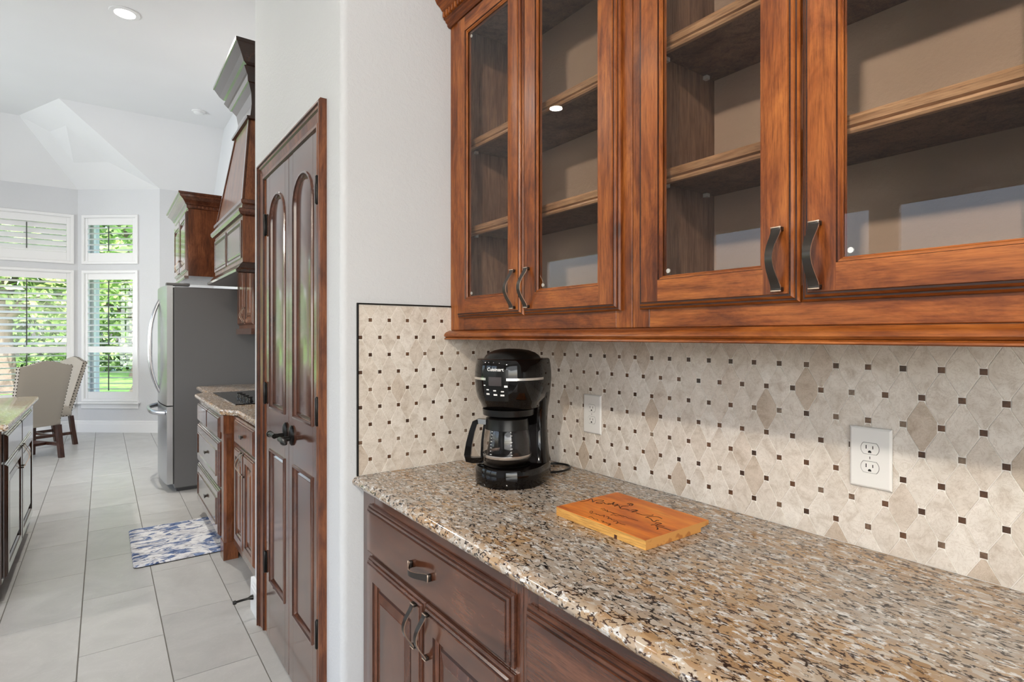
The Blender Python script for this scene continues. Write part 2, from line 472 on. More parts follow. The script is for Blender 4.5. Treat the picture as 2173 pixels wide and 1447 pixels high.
# pantry block with bullnose corners
def arc(cx, cy, r, a0, a1, n=8): return [(cx+r*math.cos(math.radians(a0+(a1-a0)*i/n)), cy+r*math.sin(math.radians(a0+(a1-a0)*i/n))) for i in range(n+1)]
R_ = .022
D0, D1, DT = 1.942, 2.775, 2.092     # rough opening of the pantry doors
w = MB()
p1 = [(XB, YA)] + arc(XP+R_, YA+R_, R_, 270, 180) + [(XP, D0), (XP+.12, D0), (XP+.12, YA+.12), (XB, YA+.12)]
w.extr(p1, 'z', 0, ZC+.02)
p2 = [(XP, D1)] + arc(XP+R_, YE-R_, R_, 180, 90) + [(XB, YE), (XB, YE-.12), (XP+.12, YE-.12), (XP+.12, D1)]
w.extr(p2, 'z', 0, ZC+.02)
w.box(XP, XP+.12, D0, D1, DT, ZC+.02)
struct('wall_pantry', w, WALL, 'white textured wall block with rounded corners holding the pantry doors', smooth=35)
# base board stub beside the pantry door
def base_prof(t=.015, h=.165): return [(0,0),(t,0),(t,h-.05),(t-.003,h-.044),(t-.003,h-.032),(t-.006,h-.026),(t-.006,h-.012),(t-.010,h-.004),(t-.012,h),(0,h)]
bb = MB()
pr = base_prof()
bb.loft([[(XP-d, y, z) for d, z in pr] for y in (2.855, YE+.0)], mi=0)
bb.loft([[(x, YE+d, z) for d, z in pr] for x in (XP-.015, XP+.05)], mi=0)
struct('baseboard_pantry', bb, TRIMW, 'short white baseboard piece beside the pantry doors')
# outer shell that the camera never faces, with the windows the daylight comes through
wl = MB()
def wall_x(mb, x0, x1, y0, y1, z0, z1, holes):
    ys = sorted({y0, y1, *[h[0] for h in holes], *[h[1] for h in holes]})
    for a, b in zip(ys, ys[1:]):
        h = [q for q in holes if q[0] <= a and b <= q[1]]
        if h: mb.box(x0, x1, a, b, z0, h[0][2]); mb.box(x0, x1, a, b, h[0][3], z1)
        else: mb.box(x0, x1, a, b, z0, z1)
LH = [(.4, 2.5, .65, 2.85), (2.7, 4.8, .65, 2.85), (6.1, 8.5, .65, 2.85)]
wall_x(wl, -5.12, -5.0, -3.2, 9.3, 0, ZC+.02, LH)
struct('wall_left', wl, WALL, 'white wall with tall windows opposite the counters')
wb = MB()
BH = [(-4.3, -.1, .65, 2.85)]
xs = sorted({-5.12, XB+.12, -4.3, -.1})
for a, b in zip(xs, xs[1:]):
    if a >= -4.3 and b <= -.1: wb.box(a, b, -3.12, -3.0, 0, .65); wb.box(a, b, -3.12, -3.0, 2.85, ZC+.02)
    else: wb.box(a, b, -3.12, -3.0, 0, ZC+.02)
struct('wall_front', wb, WALL, 'white wall with a wide window behind the viewer')

struct('sun_block_roof', MB().box(-5.4, 1.6, -8.2, -3.13, 2.95, 3.10), TRIMW, 'unseen roof slab added to keep sun out of the rear window')  # unseen slab added outside to stop direct sun at the rear window
# window builder -----------------------------------------------------------
def wall_frame(A, B):
    """transform s along the wall, d into the room, z up"""
    ax, ay = A; bx, by = B; L = math.hypot(bx-ax, by-ay); tx, ty = (bx-ax)/L, (by-ay)/L
    nx, ny = ty, -tx
    return L, (lambda s, d, z: (ax+tx*s+nx*d, ay+ty*s+ny*d, z))
def bay_wall(name, label, A, B, holes, top=ZP+.02, th=.26, ext0=0, ext1=0):
    L, T = wall_frame(A, B)
    mb = MB(T)
    ss = sorted({-ext0, L+ext1, *[h[0] for h in holes], *[h[1] for h in holes]})
    for a, b in zip(ss, ss[1:]):
        hs = sorted([q for q in holes if q[0] <= a+1e-6 and b <= q[1]+1e-6], key=lambda q: q[2])
        z = 0
        for h in hs: mb.box(a, b, -th, 0, z, h[2]); z = h[3]
        mb.box(a, b, -th, 0, z, top)
    struct(name, mb, WALL, label)
    return L, T
def louver(T, s0, s1, z, ang, d=-.012):
    mb = MB(T); hw, ht = .041, .0055
    pts = [(-hw,0),(-hw*.6,ht),(hw*.6,ht),(hw,0),(hw*.6,-ht),(-hw*.6,-ht)]
    ca, sa = math.cos(ang), math.sin(ang)
    q = [(p*ca-r*sa, p*sa+r*ca) for p, r in pts]
    mb.loft([[(s, d+a, z+b) for a, b in q] for s in (s0, s1)])
    return mb
def shutter(win, T, s0, s1, z0, z1, rails, angs, rods=True):
    """one hinged shutter panel; rails: list of (z0,z1) cross rails incl top and bottom; angs per bay"""
    st = .042
    mb = MB(T)
    mb.cbox(s0, s0+st, -.026, .004, z0, z1, .002)
    p = obj('shutter_panel', mb, SHUT, win); obj('stile', MB(T).cbox(s1-st, s1, -.026, .004, z0, z1, .002), SHUT, p)
    for a, b in rails: obj('rail', MB(T).cbox(s0+st, s1-st, -.024, .002, a, b, .002), SHUT, p)
    rs = sorted(rails)
    for (a, b), ang in zip(zip(rs, rs[1:]), angs):
        lo, hi = a[1], b[0]; n = max(1, round((hi-lo)/.082)); stp = (hi-lo)/n
        for k in range(n): obj('louver', louver(T, s0+st+.002, s1-st-.002, lo+stp*(k+.5), ang), SHUT, p)
        sm = (s0+s1)/2
        obj('tilt_rod', MB(T).cbox(sm-.006, sm+.006, .026, .038, lo+.02, hi-.02, .002), WAND, p)
def window(num, label, T, s0, s1, z0, z1, panels, rails, angs, sill):
    """s0..s1,z0..z1 clear opening; casing proud of the wall"""
    org = T((s0+s1)/2, 0, z0)
    win = tag(empty('window_%d' % num, org), label, kind='structure')
    cs = .045
    mb = MB(T)
    prof = [(0,0),(0,.012),(.006,.02),(.034,.02),(.040,.014),(cs,.014),(cs,-.03)]
    def lp(i, d): return [(s0-cs+i, d, z0-cs+i), (s1+cs-i, d, z0-cs+i), (s1+cs-i, d, z1+cs-i), (s0-cs+i, d, z1+cs-i)]
    mb.loft([lp(i, d) for i, d in prof], cap0=False, cap1=False)
    obj('casing', mb, TRIMW, win)
    if sill:
        obj('sill', MB(T).cbox(s0-cs-.03, s1+cs+.03, -.0, .055, z0-cs-.028, z0-cs, .006), TRIMW, win)
        obj('apron', MB(T).cbox(s0-cs-.005, s1+cs+.005, 0, .016, z0-cs-.095, z0-cs-.028, .004), TRIMW, win)
    # sash and pane, set back in the reveal
    sash = MB(T)
    def lq(i, d): return [(s0+i, d, z0+i), (s1-i, d, z0+i), (s1-i, d, z1-i), (s0+i, d, z1-i)]
    sash.loft([lq(0,-.11), lq(0,-.15), lq(.035,-.15), lq(.035,-.11)], ring=True)
    obj('sash', sash, TRIMW, win)
    obj('pane', MB(T).box(s0+.03, s1-.03, -.134, -.130, z0+.03, z1-.03), PANE, win)
    for a, b in panels: shutter(win, T, a, b, z0, z1, rails, angs)
    return win

# bay: diagonal wall, centre wall and their mirror
PA, PB = (-.29, 10.0), (.64, 9.26)
PC = (-2.62, 10.0); PD = (-3.55, 9.26)
rt = math.radians
UP = ([(2.41, 2.525), (2.918, 3.015)], [rt(-38)])
LO = ([(.475, .570), (1.122, 1.210), (2.148, 2.235)], [rt(10), rt(-14)])
LOw = ([(.475, .570), (1.122, 1.210), (2.148, 2.235)], [rt(10), rt(-24)])
L1, T1 = bay_wall('wall_bay_diagonal', 'white angled bay wall beside the fridge', PA, PB,
         [(.109, .84, 2.41, 3.015), (.109, .84, .475, 2.235)], ext0=0, ext1=.0)
window(1, 'small upper shuttered window on the angled bay wall', T1, .109, .84, 2.41, 3.015, [(.109, .84)], UP[0], [rt(-22)], False)
window(2, 'tall narrow shuttered window on the angled bay wall beside the fridge', T1, .109, .84, .475, 2.235, [(.109, .84)], LO[0], LO[1], True)
L2, T2 = bay_wall('wall_bay_center', 'white centre wall of the bay', PC, PA,
         [(.40, 2.247, 2.41, 3.015), (.40, 2.247, .475, 2.235)])
sm = 1.3235
window(3, 'wide upper shuttered window of the bay', T2, .40, 2.247, 2.41, 3.015, [(.40, sm), (sm, 2.247)], UP[0], [rt(-70)], False)
window(4, 'wide tall shuttered window of the bay behind the dining chairs', T2, .40, 2.247, .475, 2.235, [(.40, sm), (sm, 2.247)], LOw[0], LOw[1], True)
L3, T3 = bay_wall('wall_bay_far', 'white angled bay wall at the far side', PD, PC, [(.348, 1.079, .475, 3.015)])
window(8, 'tall plain window added on the unseen angled bay wall', T3, .348, 1.079, .475, 3.015, [], [], [], True)  # unseen window added to brighten reflections on the kitchen woodwork
struct('wall_far', MB().box(.64, XB+.02, 9.26, 9.5, 0, ZP+.02), WALL, 'white narrow wall behind the fridge')
struct('wall_far_left', MB().box(-5.12, -3.55, 9.26, 9.5, 0, ZP+.02), WALL, 'white wall left of the bay')
bb = MB()
for P, Q in ((PD, PC), (PC, PA), (PA, PB)):
    L, T = wall_frame(P, Q)
    m2 = MB(T); m2.loft([[(s, d, z) for d, z in pr] for s in (-.004, L+.004)]); bb.add(m2.v, m2.f)
bb.loft([[(x, 9.26-d, z) for d, z in pr] for x in (.64, XB)])
struct('baseboard_bay', bb, TRIMW, 'white baseboard running round the bay')
# plain windows of the unseen walls
for i, h in enumerate(LH):
    win = tag(empty('window_%d' % (5+i), (-5.06, (h[0]+h[1])/2, h[2])), 'plain tall window in the wall opposite the counters', kind='structure')
    f = MB()
    def lq(i_, x): return [(x, h[0]+i_, h[2]+i_), (x, h[1]-i_, h[2]+i_), (x, h[1]-i_, h[3]-i_), (x, h[0]+i_, h[3]-i_)]
    f.loft([lq(0,-5.09), lq(0,-5.03), lq(.05,-5.03), lq(.05,-5.09)], ring=True)
    f.box(-5.08, -5.04, h[0], h[1], 1.72, 1.78)
    obj('sash', f, TRIMW, win); obj('pane', MB().box(-5.062, -5.058, h[0]+.04, h[1]-.04, h[2]+.04, h[3]-.04), PANE, win)

# ceiling with its sloped facets
c = MB(); t = .1
def slab(pts, mb):
    mb.loft([pts, [(x, y, z+t) for x, y, z in pts]])
fl = [(XB+.1,-3.2,ZC),(XB+.1,8.40,ZC),(-.42,8.43,ZC),(-.86,9.38,ZC),(-2.05,9.38,ZC),(-2.49,8.43,ZC),(-5.12,8.40,ZC),(-5.12,-3.2,ZC)]
slab(fl, c)
slab([(XB+.1,8.40,ZC),(-.42,8.43,ZC),(.64,9.26,ZP),(XB+.1,9.26,ZP)], c)
slab([(-.42,8.43,ZC),(-.86,9.38,ZC),PA+(ZP,),PB+(ZP,)], c)
slab([(-.86,9.38,ZC),(-2.05,9.38,ZC),PC+(ZP,),PA+(ZP,)], c)
slab([(-2.05,9.38,ZC),(-2.49,8.43,ZC),PD+(ZP,),PC+(ZP,)], c)
slab([(-2.49,8.43,ZC),(-5.12,8.40,ZC),(-5.12,9.26,ZP),PD+(ZP,)], c)
struct('ceiling', c, CEIL, 'white vaulted ceiling with sloped facets over the bay')

# recessed ceiling lights
LBL = ['recessed round ceiling light over the kitchen aisle', 'recessed ceiling light of the opposite row, nearest the bay', 'recessed ceiling light of the opposite row, second from the bay',
       'recessed ceiling light of the opposite row, third from the bay', 'recessed ceiling light of the opposite row, farthest from the bay']
for (x, y, p), lb in zip(CANS, LBL):
    t = thing('ceiling_light', lb, 'ceiling light', (x, y, ZC-.004), group='recessed ceiling lights')
    tr = MB().lathe([(.076,.0),(.078,-.006),(.112,-.004),(.115,.003),(.115,.0045)], (x, y, ZC-.004), 40, cap=False)
    obj('trim_ring', tr, TRIMW, t, 40)
    obj('lens', MB().lathe([(.001,-.001),(.05,-.0025),(.078,.0)], (x, y, ZC-.005), 32, cap=False), LENS, t, 40)
    lamp('ceiling_lamp_glow', 'AREA', (x, y, ZC-.012), (0,0,0), p, CAN_COL, shape='DISK', size=.15)
sd = thing('smoke_detector', 'white round smoke detector on the ceiling above the fridge', 'smoke detector', (.96, 7.9, ZC))
obj('base', MB().lathe([(.001,-.012),(.078,-.012),(.080,-.004),(.080,0)], (.96,7.9,ZC), 32), TRIMW, sd, 40)
obj('cover', MB().lathe([(.001,-.036),(.035,-.036),(.052,-.028),(.062,-.0121)], (.96,7.9,ZC), 32), TRIMW, sd, 40)

# box lantern hanging opposite the glazed cabinets
LX, LY, LZ = -.80, -.15, 2.44
ln = thing('lantern_pendant', 'box lantern pendant hanging from the ceiling opposite the glazed cabinets', 'pendant lamp', (LX, LY, LZ))
fr_ = MB()
for sx in (-1, 1):
    for sy in (-1, 1): fr_.box(LX+sx*.08-.005, LX+sx*.08+.005, LY+sy*.08-.005, LY+sy*.08+.005, LZ, LZ+.30)
for z in (LZ, LZ+.29):
    for s_ in (-1, 1):
        fr_.box(LX-.085, LX+.085, LY+s_*.08-.005, LY+s_*.08+.005, z, z+.01); fr_.box(LX+s_*.08-.005, LX+s_*.08+.005, LY-.085, LY+.085, z, z+.01)
obj('frame', fr_, BLK, ln)
obj('top_cap', MB().loft([[(LX-d,LY-d,z),(LX+d,LY-d,z),(LX+d,LY+d,z),(LX-d,LY+d,z)] for d, z in ((.088,LZ+.30),(.080,LZ+.315),(.02,LZ+.36))]), BLK, ln)
obj('rod', MB().tube([(LX,LY,LZ+.355),(LX,LY,ZC-.02)], .006, 8), BLK, ln)
obj('canopy', MB().lathe([(.001,-.03),(.05,-.028),(.06,-.004),(.06,0)], (LX,LY,ZC), 24), BLK, ln, 40)
obj('bulb', MB().ball((LX,LY,LZ+.15), .028, 14, 10, sz=1.35), BULB, ln, 60)
obj('socket', MB().lathe([(.014,.185),(.016,.19),(.016,.29),(.001,.30)], (LX,LY,LZ), 12), BLK, ln, 40)
lamp('lantern_glow', 'POINT', (LX, LY, LZ+.15), (0,0,0), 185, (1.0,.92,.80), shadow_soft_size=.05)
# ================================================================ cabinet joinery
def face(o, u, v, n):
    """local (a right, b up, c out of the face) -> world"""
    return lambda a, b, c: (o[0]+u[0]*a+v[0]*b+n[0]*c, o[1]+u[1]*a+v[1]*b+n[1]*c, o[2]+u[2]*a+v[2]*b+n[2]*c)
def face_mx(x, y, z): return face((x, y, z), (0,-1,0), (0,0,1), (-1,0,0))     # looks towards -X, a runs towards -Y
def face_px(x, y, z): return face((x, y, z), (0,1,0), (0,0,1), (1,0,0))       # looks towards +X
OUT = [(0,0),(0,.006),(.0035,.0105),(.0065,.0105),(.0075,.0135),(.011,.0175),(.0145,.0175),(.0155,.020)]
OUTM = [0,0,1,0,0,1,0]
def frame4(T, W, H, b, inner, depth0=0.0, out=OUT, outm=OUTM):
    """mitred edge profile + butt-jointed flats + inner bead; returns left stile, right stile, bottom rail, top rail"""
    a = out[-1][0]; t = out[-1][1]
    P = [MB(T) for _ in range(4)]      # bottom, right, top, left
    def rect(i): return [(i,i),(W-i,i),(W-i,H-i),(i,H-i)]
    def strip(i0, h0, i1, h1, mi):
        r0, r1 = rect(i0), rect(i1)
        for k in range(4):
            q = (k+1) % 4
            P[k].add([(*r0[k],h0),(*r0[q],h0),(*r1[q],h1),(*r1[k],h1)], [(0,1,2,3)], mi)
    for (p, q), mi in zip(zip(out, out[1:]), outm): strip(p[0], p[1], q[0], q[1], mi)
    P[3].add([(a,a,t),(b,a,t),(b,H-a,t),(a,H-a,t)], [(0,1,2,3)])
    P[1].add([(W-b,a,t),(W-a,a,t),(W-a,H-a,t),(W-b,H-a,t)], [(0,1,2,3)])
    P[0].add([(b,a,t),(W-b,a,t),(W-b,b,t),(b,b,t)], [(0,1,2,3)])
    P[2].add([(b,H-b,t),(W-b,H-b,t),(W-b,H-a,t),(b,H-a,t)], [(0,1,2,3)])
    im = [1 if k == 0 else 0 for k in range(len(inner))]
    for (p, q), mi in zip(zip(inner, inner[1:]), im): strip(b+p[0], p[1], b+q[0], q[1], mi)
    e = b+inner[-1][0]
    P[0].add([(0,0,0),(W,0,0),(W-e,e,0),(e,e,0)], [(0,1,2,3)]); P[2].add([(0,H,0),(W,H,0),(W-e,H-e,0),(e,H-e,0)], [(0,1,2,3)])
    P[3].add([(0,0,0),(0,H,0),(e,H-e,0),(e,e,0)], [(0,1,2,3)]); P[1].add([(W,0,0),(W,H,0),(W-e,H-e,0),(W-e,e,0)], [(0,1,2,3)])
    return P[3], P[1], P[0], P[2]
def strap_pull(T, L=.108, bow=.026, wd=.0185, wm=.0135):
    """bowed strap pull along local b, centred at a=b=0, standing off the face"""
    mb = MB(T); n = 14; loops = []
    for i in range(n+1):
        q = -1+2*i/n; s = abs(q)
        out = .008+bow*(1-s**2)**1.6; w = (wm+(wd-wm)*s**1.5)/2; th = .0030
        z = q*L/2
        loops.append([(-w, z, out), (w, z, out), (w, z, out+th), (-w, z, out+th)])
    vs = [p for l in loops for p in l]; F = []; M = []
    for k in range(n):
        for j in range(4):
            F.append((k*4+j, k*4+(j+1) % 4, (k+1)*4+(j+1) % 4, (k+1)*4+j)); M.append(1 if j in (1,3) else 0)
    F += [(3,2,1,0), tuple(n*4+j for j in range(4))]; M += [1,1]
    mb.add(vs, F, M)
    for sg in (-1, 1):
        z = sg*L/2
        mb.cbox(-wd/2, wd/2, z-.004, z+.004, .0, .0115, .001, 0)
        mb.cbox(-wd/2-.0003, wd/2+.0003, z+sg*.003-.0012, z+sg*.003+.0012, .0095, .0125, .0004, 1)
        mb.cbox(-wd/2, wd/2, z-sg*.0065-.0006, z-sg*.0065+.0006, .011, .0128, .0003, 1)
    return mb
def rot90(T): return lambda a, b, c: T(b, a, c)
INN = [(0,.020),(.0015,.0165),(.005,.0165),(.0075,.012),(.009,.012)]
INNP = [(0,.020),(.002,.0155),(.006,.0155),(.011,.009),(.013,.009)]
def glass_door(cab, T, W, H, pull_side, b=.062, mats=(WZ, WY), pull=True):
    ls, rs, br, tr = frame4(T, W, H, b, INN)
    d = obj('door', ls, [mats[0], GLZ], cab); obj('stile', rs, [mats[0], GLZ], d)
    obj('rail', br, [mats[1], GLZ], d); obj('rail', tr, [mats[1], GLZ], d)
    obj('glass_pane', MB(T).box(b+.004, W-b-.004, b+.004, H-b-.004, .0065, .0105), GLASS, d)
    # clear retainer clips inside
    for z in (b+.02, H-b-.02): obj('retainer_clip', MB(T).lathe([(.001,0),(.005,0),(.005,.003),(.001,.003)], (b+.016, z, .0012), 10), CHR, d)
    if pull:
        pa = b*.5 if pull_side == 'l' else W-b*.5
        To = face_off(T, pa, .077, .020)
        obj('pull', strap_pull(To), [BRZ, BRE], d, 50)
    return d
def face_off(T, a0, b0, c0): return lambda a, b, c: T(a0+a, b0+b, c0+c)
def raised_panel(T, W, H, b):
    mb = MB(T)
    def rect(i, h): return [(b+i,b+i,h),(W-b-i,b+i,h),(W-b-i,H-b-i,h),(b+i,H-b-i,h)]
    mb.loft([rect(.006,.0), rect(.006,.0075), rect(.020,.0075), rect(.026,.0105), rect(.048,.0155), rect(.050,.0165)], cap0=False, mi=[0,0,1,0,0])
    return mb
def panel_door(cab, T, W, H, pull_side=None, b=.058, mats=(KZ, KY), pull_z=None, name='door', pl=.108, glz=GLZ):
    ls, rs, br, tr = frame4(T, W, H, b, INNP)
    d = obj(name, ls, [mats[0], glz], cab); obj('stile', rs, [mats[0], glz], d)
    obj('rail', br, [mats[1], glz], d); obj('rail', tr, [mats[1], glz], d)
    obj('panel', raised_panel(T, W, H, b), [mats[0], glz], d)
    if pull_side:
        pa = b*.55 if pull_side == 'l' else W-b*.55
        obj('pull', strap_pull(face_off(T, pa, pull_z if pull_z else H-.065, .020), pl), [BRZ, BRE], d, 50)
    return d
def drawer(cab, T, W, H, mat=KY, pull=True, glz=GLZ, knob=False):
    mb = MB(T)
    def rect(i, h): return [(i,i,h),(W-i,i,h),(W-i,H-i,h),(i,H-i,h)]
    mb.loft([rect(i, h) for i, h in OUT], mi=OUTM)
    d = obj('drawer', mb, [mat, glz], cab)
    if pull: obj('pull', strap_pull(rot90(face_off(T, W/2, H*.5, .020)), .104, .024), [BRZ, BRE], d, 50)
    if knob:
        k = MB(T)
        k.cbox(W/2-.014, W/2+.014, H/2-.006, H/2+.006, .020, .030, .002)
        k.cbox(W/2-.024, W/2+.024, H/2-.010, H/2+.010, .030, .036, .002)
        obj('pull', k, BRZ, d)
    return d

# ---------------------------------------------------------------- glazed wall cabinets
XF, XD = 1.006, 1.0045        # face frame plane, back of the doors
DB, DH = 1.427, 1.030         # doors: bottom, height
ZB, ZT = 1.385, 2.470
def wall_cabinet(y0, y1, doors, label, peg_rows):
    """y0<y1; doors list of (left y, right y, pull side)"""
    cab = thing('wall_cabinet', label, 'cabinet', (1.16, (y0+y1)/2, ZB), group='glazed wall cabinets')
    t = .018
    obj('side_panel', MB().box(XF+.02, XB-.012, y0+.001, y0+t, ZB+.02, ZT), INT, cab)
    obj('side_panel', MB().box(XF+.02, XB-.012, y1-t, y1-.001, ZB+.02, ZT), INT, cab)
    obj('bottom_panel', MB().box(XF+.02, XB-.012, y0+t, y1-t, ZB+.02, ZB+.04), INT, cab)
    obj('top_panel', MB().box(XF+.02, XB-.012, y0+.001, y1-.001, ZT, ZT+.018), INT, cab)
    obj('back_panel', MB().box(XB-.012, XB-.002, y0+.001, y1-.001, ZB+.02, ZT+.018), BACKP, cab)
    # face frame
    yl, yr = doors[0][0], doors[-1][1]
    ff = MB()
    ff.cbox(XF, XF+.02, yl-.022, y1-.001, ZB, ZT+.018, .0015)
    f = obj('face_frame', ff, WZ, cab)
    obj('stile', MB().cbox(XF, XF+.02, y0+.001, yr+.022, ZB, ZT+.018, .0015), WZ, f)
    obj('rail', MB().cbox(XF, XF+.02, yr+.022, yl-.022, ZB, DB+.03, .0015), WY, f)
    obj('rail', MB().cbox(XF, XF+.02, yr+.022, yl-.022, DB+DH-.03, ZT+.018, .0015), WY, f)
    for a, b, ps in doors: glass_door(cab, face_mx(XD, a, DB), a-b, DH, ps)
    for z in (1.752, 2.056):
        sh = obj('shelf', MB().box(1.062, XB-.013, y0+t+.001, y1-t-.001, z-.018, z), INT, cab)
        e = MB(); pf = [(1.062,z),(1.050,z-.001),(1.046,z-.008),(1.049,z-.019),(1.056,z-.022),(1.050,z-.024),(1.049,z-.029),(1.052,z-.033),(1.062,z-.033)]
        e.loft([[(x, y, q) for x, q in pf] for y in (y0+t+.001, y1-t-.001)])
        obj('edge_strip', e, SHF, sh, 30)
        pg = MB()
        for yy in (y0+t+.006, y1-t-.006):
            for xx in (1.10, 1.26): pg.box(xx-.006, xx+.006, yy-.006, yy+.006, z-.028, z-.0185)
        obj('shelf_peg', pg, CHR, sh)
    return cab
wall_cabinet(.898, YA-.001, [(1.682, 1.309, 'r'), (1.303, .928, 'l')], 'glass-fronted alder wall cabinet beside the white wall above the coffee maker', 1)
wall_cabinet(.100, .898, [(.869, .5015, 'r'), (.4975, .130, 'l')], 'glass-fronted alder wall cabinet above the wooden board and near outlet', 2)
# strips standing between the two boxes
# light rail under, crown over
def run_y(prof, y0, y1): return MB().loft([[(x, y, z) for x, z in prof] for y in (y0, y1)])
lr = thing('light_rail_molding', 'stained wood molding running along under the wall cabinets', 'molding', (.99, .93, 1.352))
pf = [(1.03,1.384),(.999,1.384),(.993,1.381),(.985,1.378),(.979,1.372),(.977,1.366),(.981,1.3615),(.985,1.361),(.983,1.3585),(.979,1.357),(.978,1.354),(.981,1.352),(1.03,1.352)]
obj('rail_strip', run_y(pf, .100, YA-.002), WY, lr, 30)
obj('soffit_panel', MB().box(1.03, XB-.013, .100, YA-.002, 1.378, 1.384), INT, lr)
cr = thing('crown_molding', 'carved crown molding with dentil row on top of the wall cabinets', 'molding', (.96, .93, 2.462))
pf = [(1.02,2.464),(.998,2.464),(.992,2.470),(.992,2.476),(.986,2.480),(.984,2.486),(.978,2.488),(.978,2.512),(.970,2.516),(.964,2.524),(.956,2.530),(.950,2.534),(.944,2.545),(.936,2.560),(.924,2.572),(.915,2.577),(.915,2.590),(.905,2.595),(.905,2.612),(1.02,2.612)]
obj('crown_strip', run_y(pf, .100, YA-.002), WY, cr, 30)
dme = finish('dentil', MB().cbox(-.005, .005, -.0055, .0055, 0, .020, .002), WZ, (0,0,0), None)
y = YA-.012
while y > .11:
    inst('dentil', dme, (.9745, y, 2.490), cr); y -= .0195

# ---------------------------------------------------------------- base cabinets
XFB, XDB = .682, .6805
def base_cabinet(y0, y1, cols, label):
    cab = thing('base_cabinet', label, 'cabinet', (.99, (y0+y1)/2, 0), group='base cabinets under the granite counter')
    obj('carcass', MB().box(XFB+.018, XB-.002, y0+.001, y1-.001, .10, .878), KX, cab)
    obj('toe_kick', MB().box(XFB+.075, XB-.01, y0+.001, y1-.001, 0.001, .099), KY, cab)
    yl, yr = cols[0], cols[1]
    ff = MB(); ff.cbox(XFB, XFB+.018, yl-.024, y1-.001, .10, .8785, .0015)
    f = obj('face_frame', ff, KZ, cab)
    obj('stile', MB().cbox(XFB, XFB+.018, y0+.001, yr+.024, .10, .8785, .0015), KZ, f)
    obj('rail', MB().cbox(XFB, XFB+.018, yr+.024, yl-.024, .815, .8785, .0015), KY, f)
    obj('rail', MB().cbox(XFB, XFB+.018, yr+.024, yl-.024, .655, .71, .0015), KY, f)
    obj('rail', MB().cbox(XFB, XFB+.018, yr+.024, yl-.024, .10, .15, .0015), KY, f)
    drawer(cab, face_mx(XDB, yl, .689), yl-yr, .150)
    m = (yl+yr)/2
    panel_door(cab, face_mx(XDB, yl, .125), yl-m-.002, .551, 'r')
    panel_door(cab, face_mx(XDB, m-.002, .125), m-.002-yr, .551, 'l')
    return cab
base_cabinet(.896, YA-.001, (1.683, .917), 'dark alder base cabinet under the coffee maker, next to the white wall')
base_cabinet(.030, .896, (.872, .056), 'dark alder base cabinet under the wooden board, nearer the viewer')
ct = MB()
pf = [(XB-.001,.8795),(.672,.8795),(.662,.8805),(.653,.884),(.647,.890),(.645,.897),(.647,.904),(.653,.910),(.661,.9135),(.670,.914),(XB-.001,.914)]
ct.loft([[(x, y, z) for x, z in pf] for y in (-.62, YA-.0005)])
tag(obj('countertop', ct, GRAN, None, 30), 'speckled brown granite countertop holding the coffee maker', 'countertop')

# ---------------------------------------------------------------- marble backsplash, every tile a piece
def clip(poly, lo, hi, k):
    def cut(ps, f):
        out = []
        for i in range(len(ps)):
            p, q = ps[i-1], ps[i]; a, b = f(p), f(q)
            if a >= 0: out.append(p)
            if (a >= 0) != (b >= 0):
                t = a/(a-b); out.append((p[0]+(q[0]-p[0])*t, p[1]+(q[1]-p[1])*t))
        return out
    poly = cut(poly, lambda p: p[k]-lo)
    return cut(poly, lambda p: hi-p[k]) if poly else poly
def inset(poly, d):
    n = len(poly); cx = sum(p[0] for p in poly)/n; cy = sum(p[1] for p in poly)/n; out = []
    for i in range(n):
        p0, p1, p2 = poly[i-1], poly[i], poly[(i+1) % n]
        def nrm(a, b):
            x, y = b[1]-a[1], a[0]-b[0]; l = math.hypot(x, y) or 1
            x, y = x/l, y/l
            if (cx-a[0])*x+(cy-a[1])*y < 0: x, y = -x, -y
            return x, y
        a, b = nrm(p0, p1), nrm(p1, p2); s = (a[0]+b[0], a[1]+b[1]); k = 1+a[0]*b[0]+a[1]*b[1]
        k = max(k, .35); out.append((p1[0]+s[0]/k*d, p1[1]+s[1]/k*d))
    return out
TH_ = .0018
def tile_mesh(T, poly, th, name, mat):
    mb = MB(T); p2 = inset(poly, .0005)
    mb.loft([[(a, b, 0) for a, b in poly], [(a, b, th-.0005) for a, b in poly], [(a, b, th) for a, b in p2]], cap0=False)
    return mb
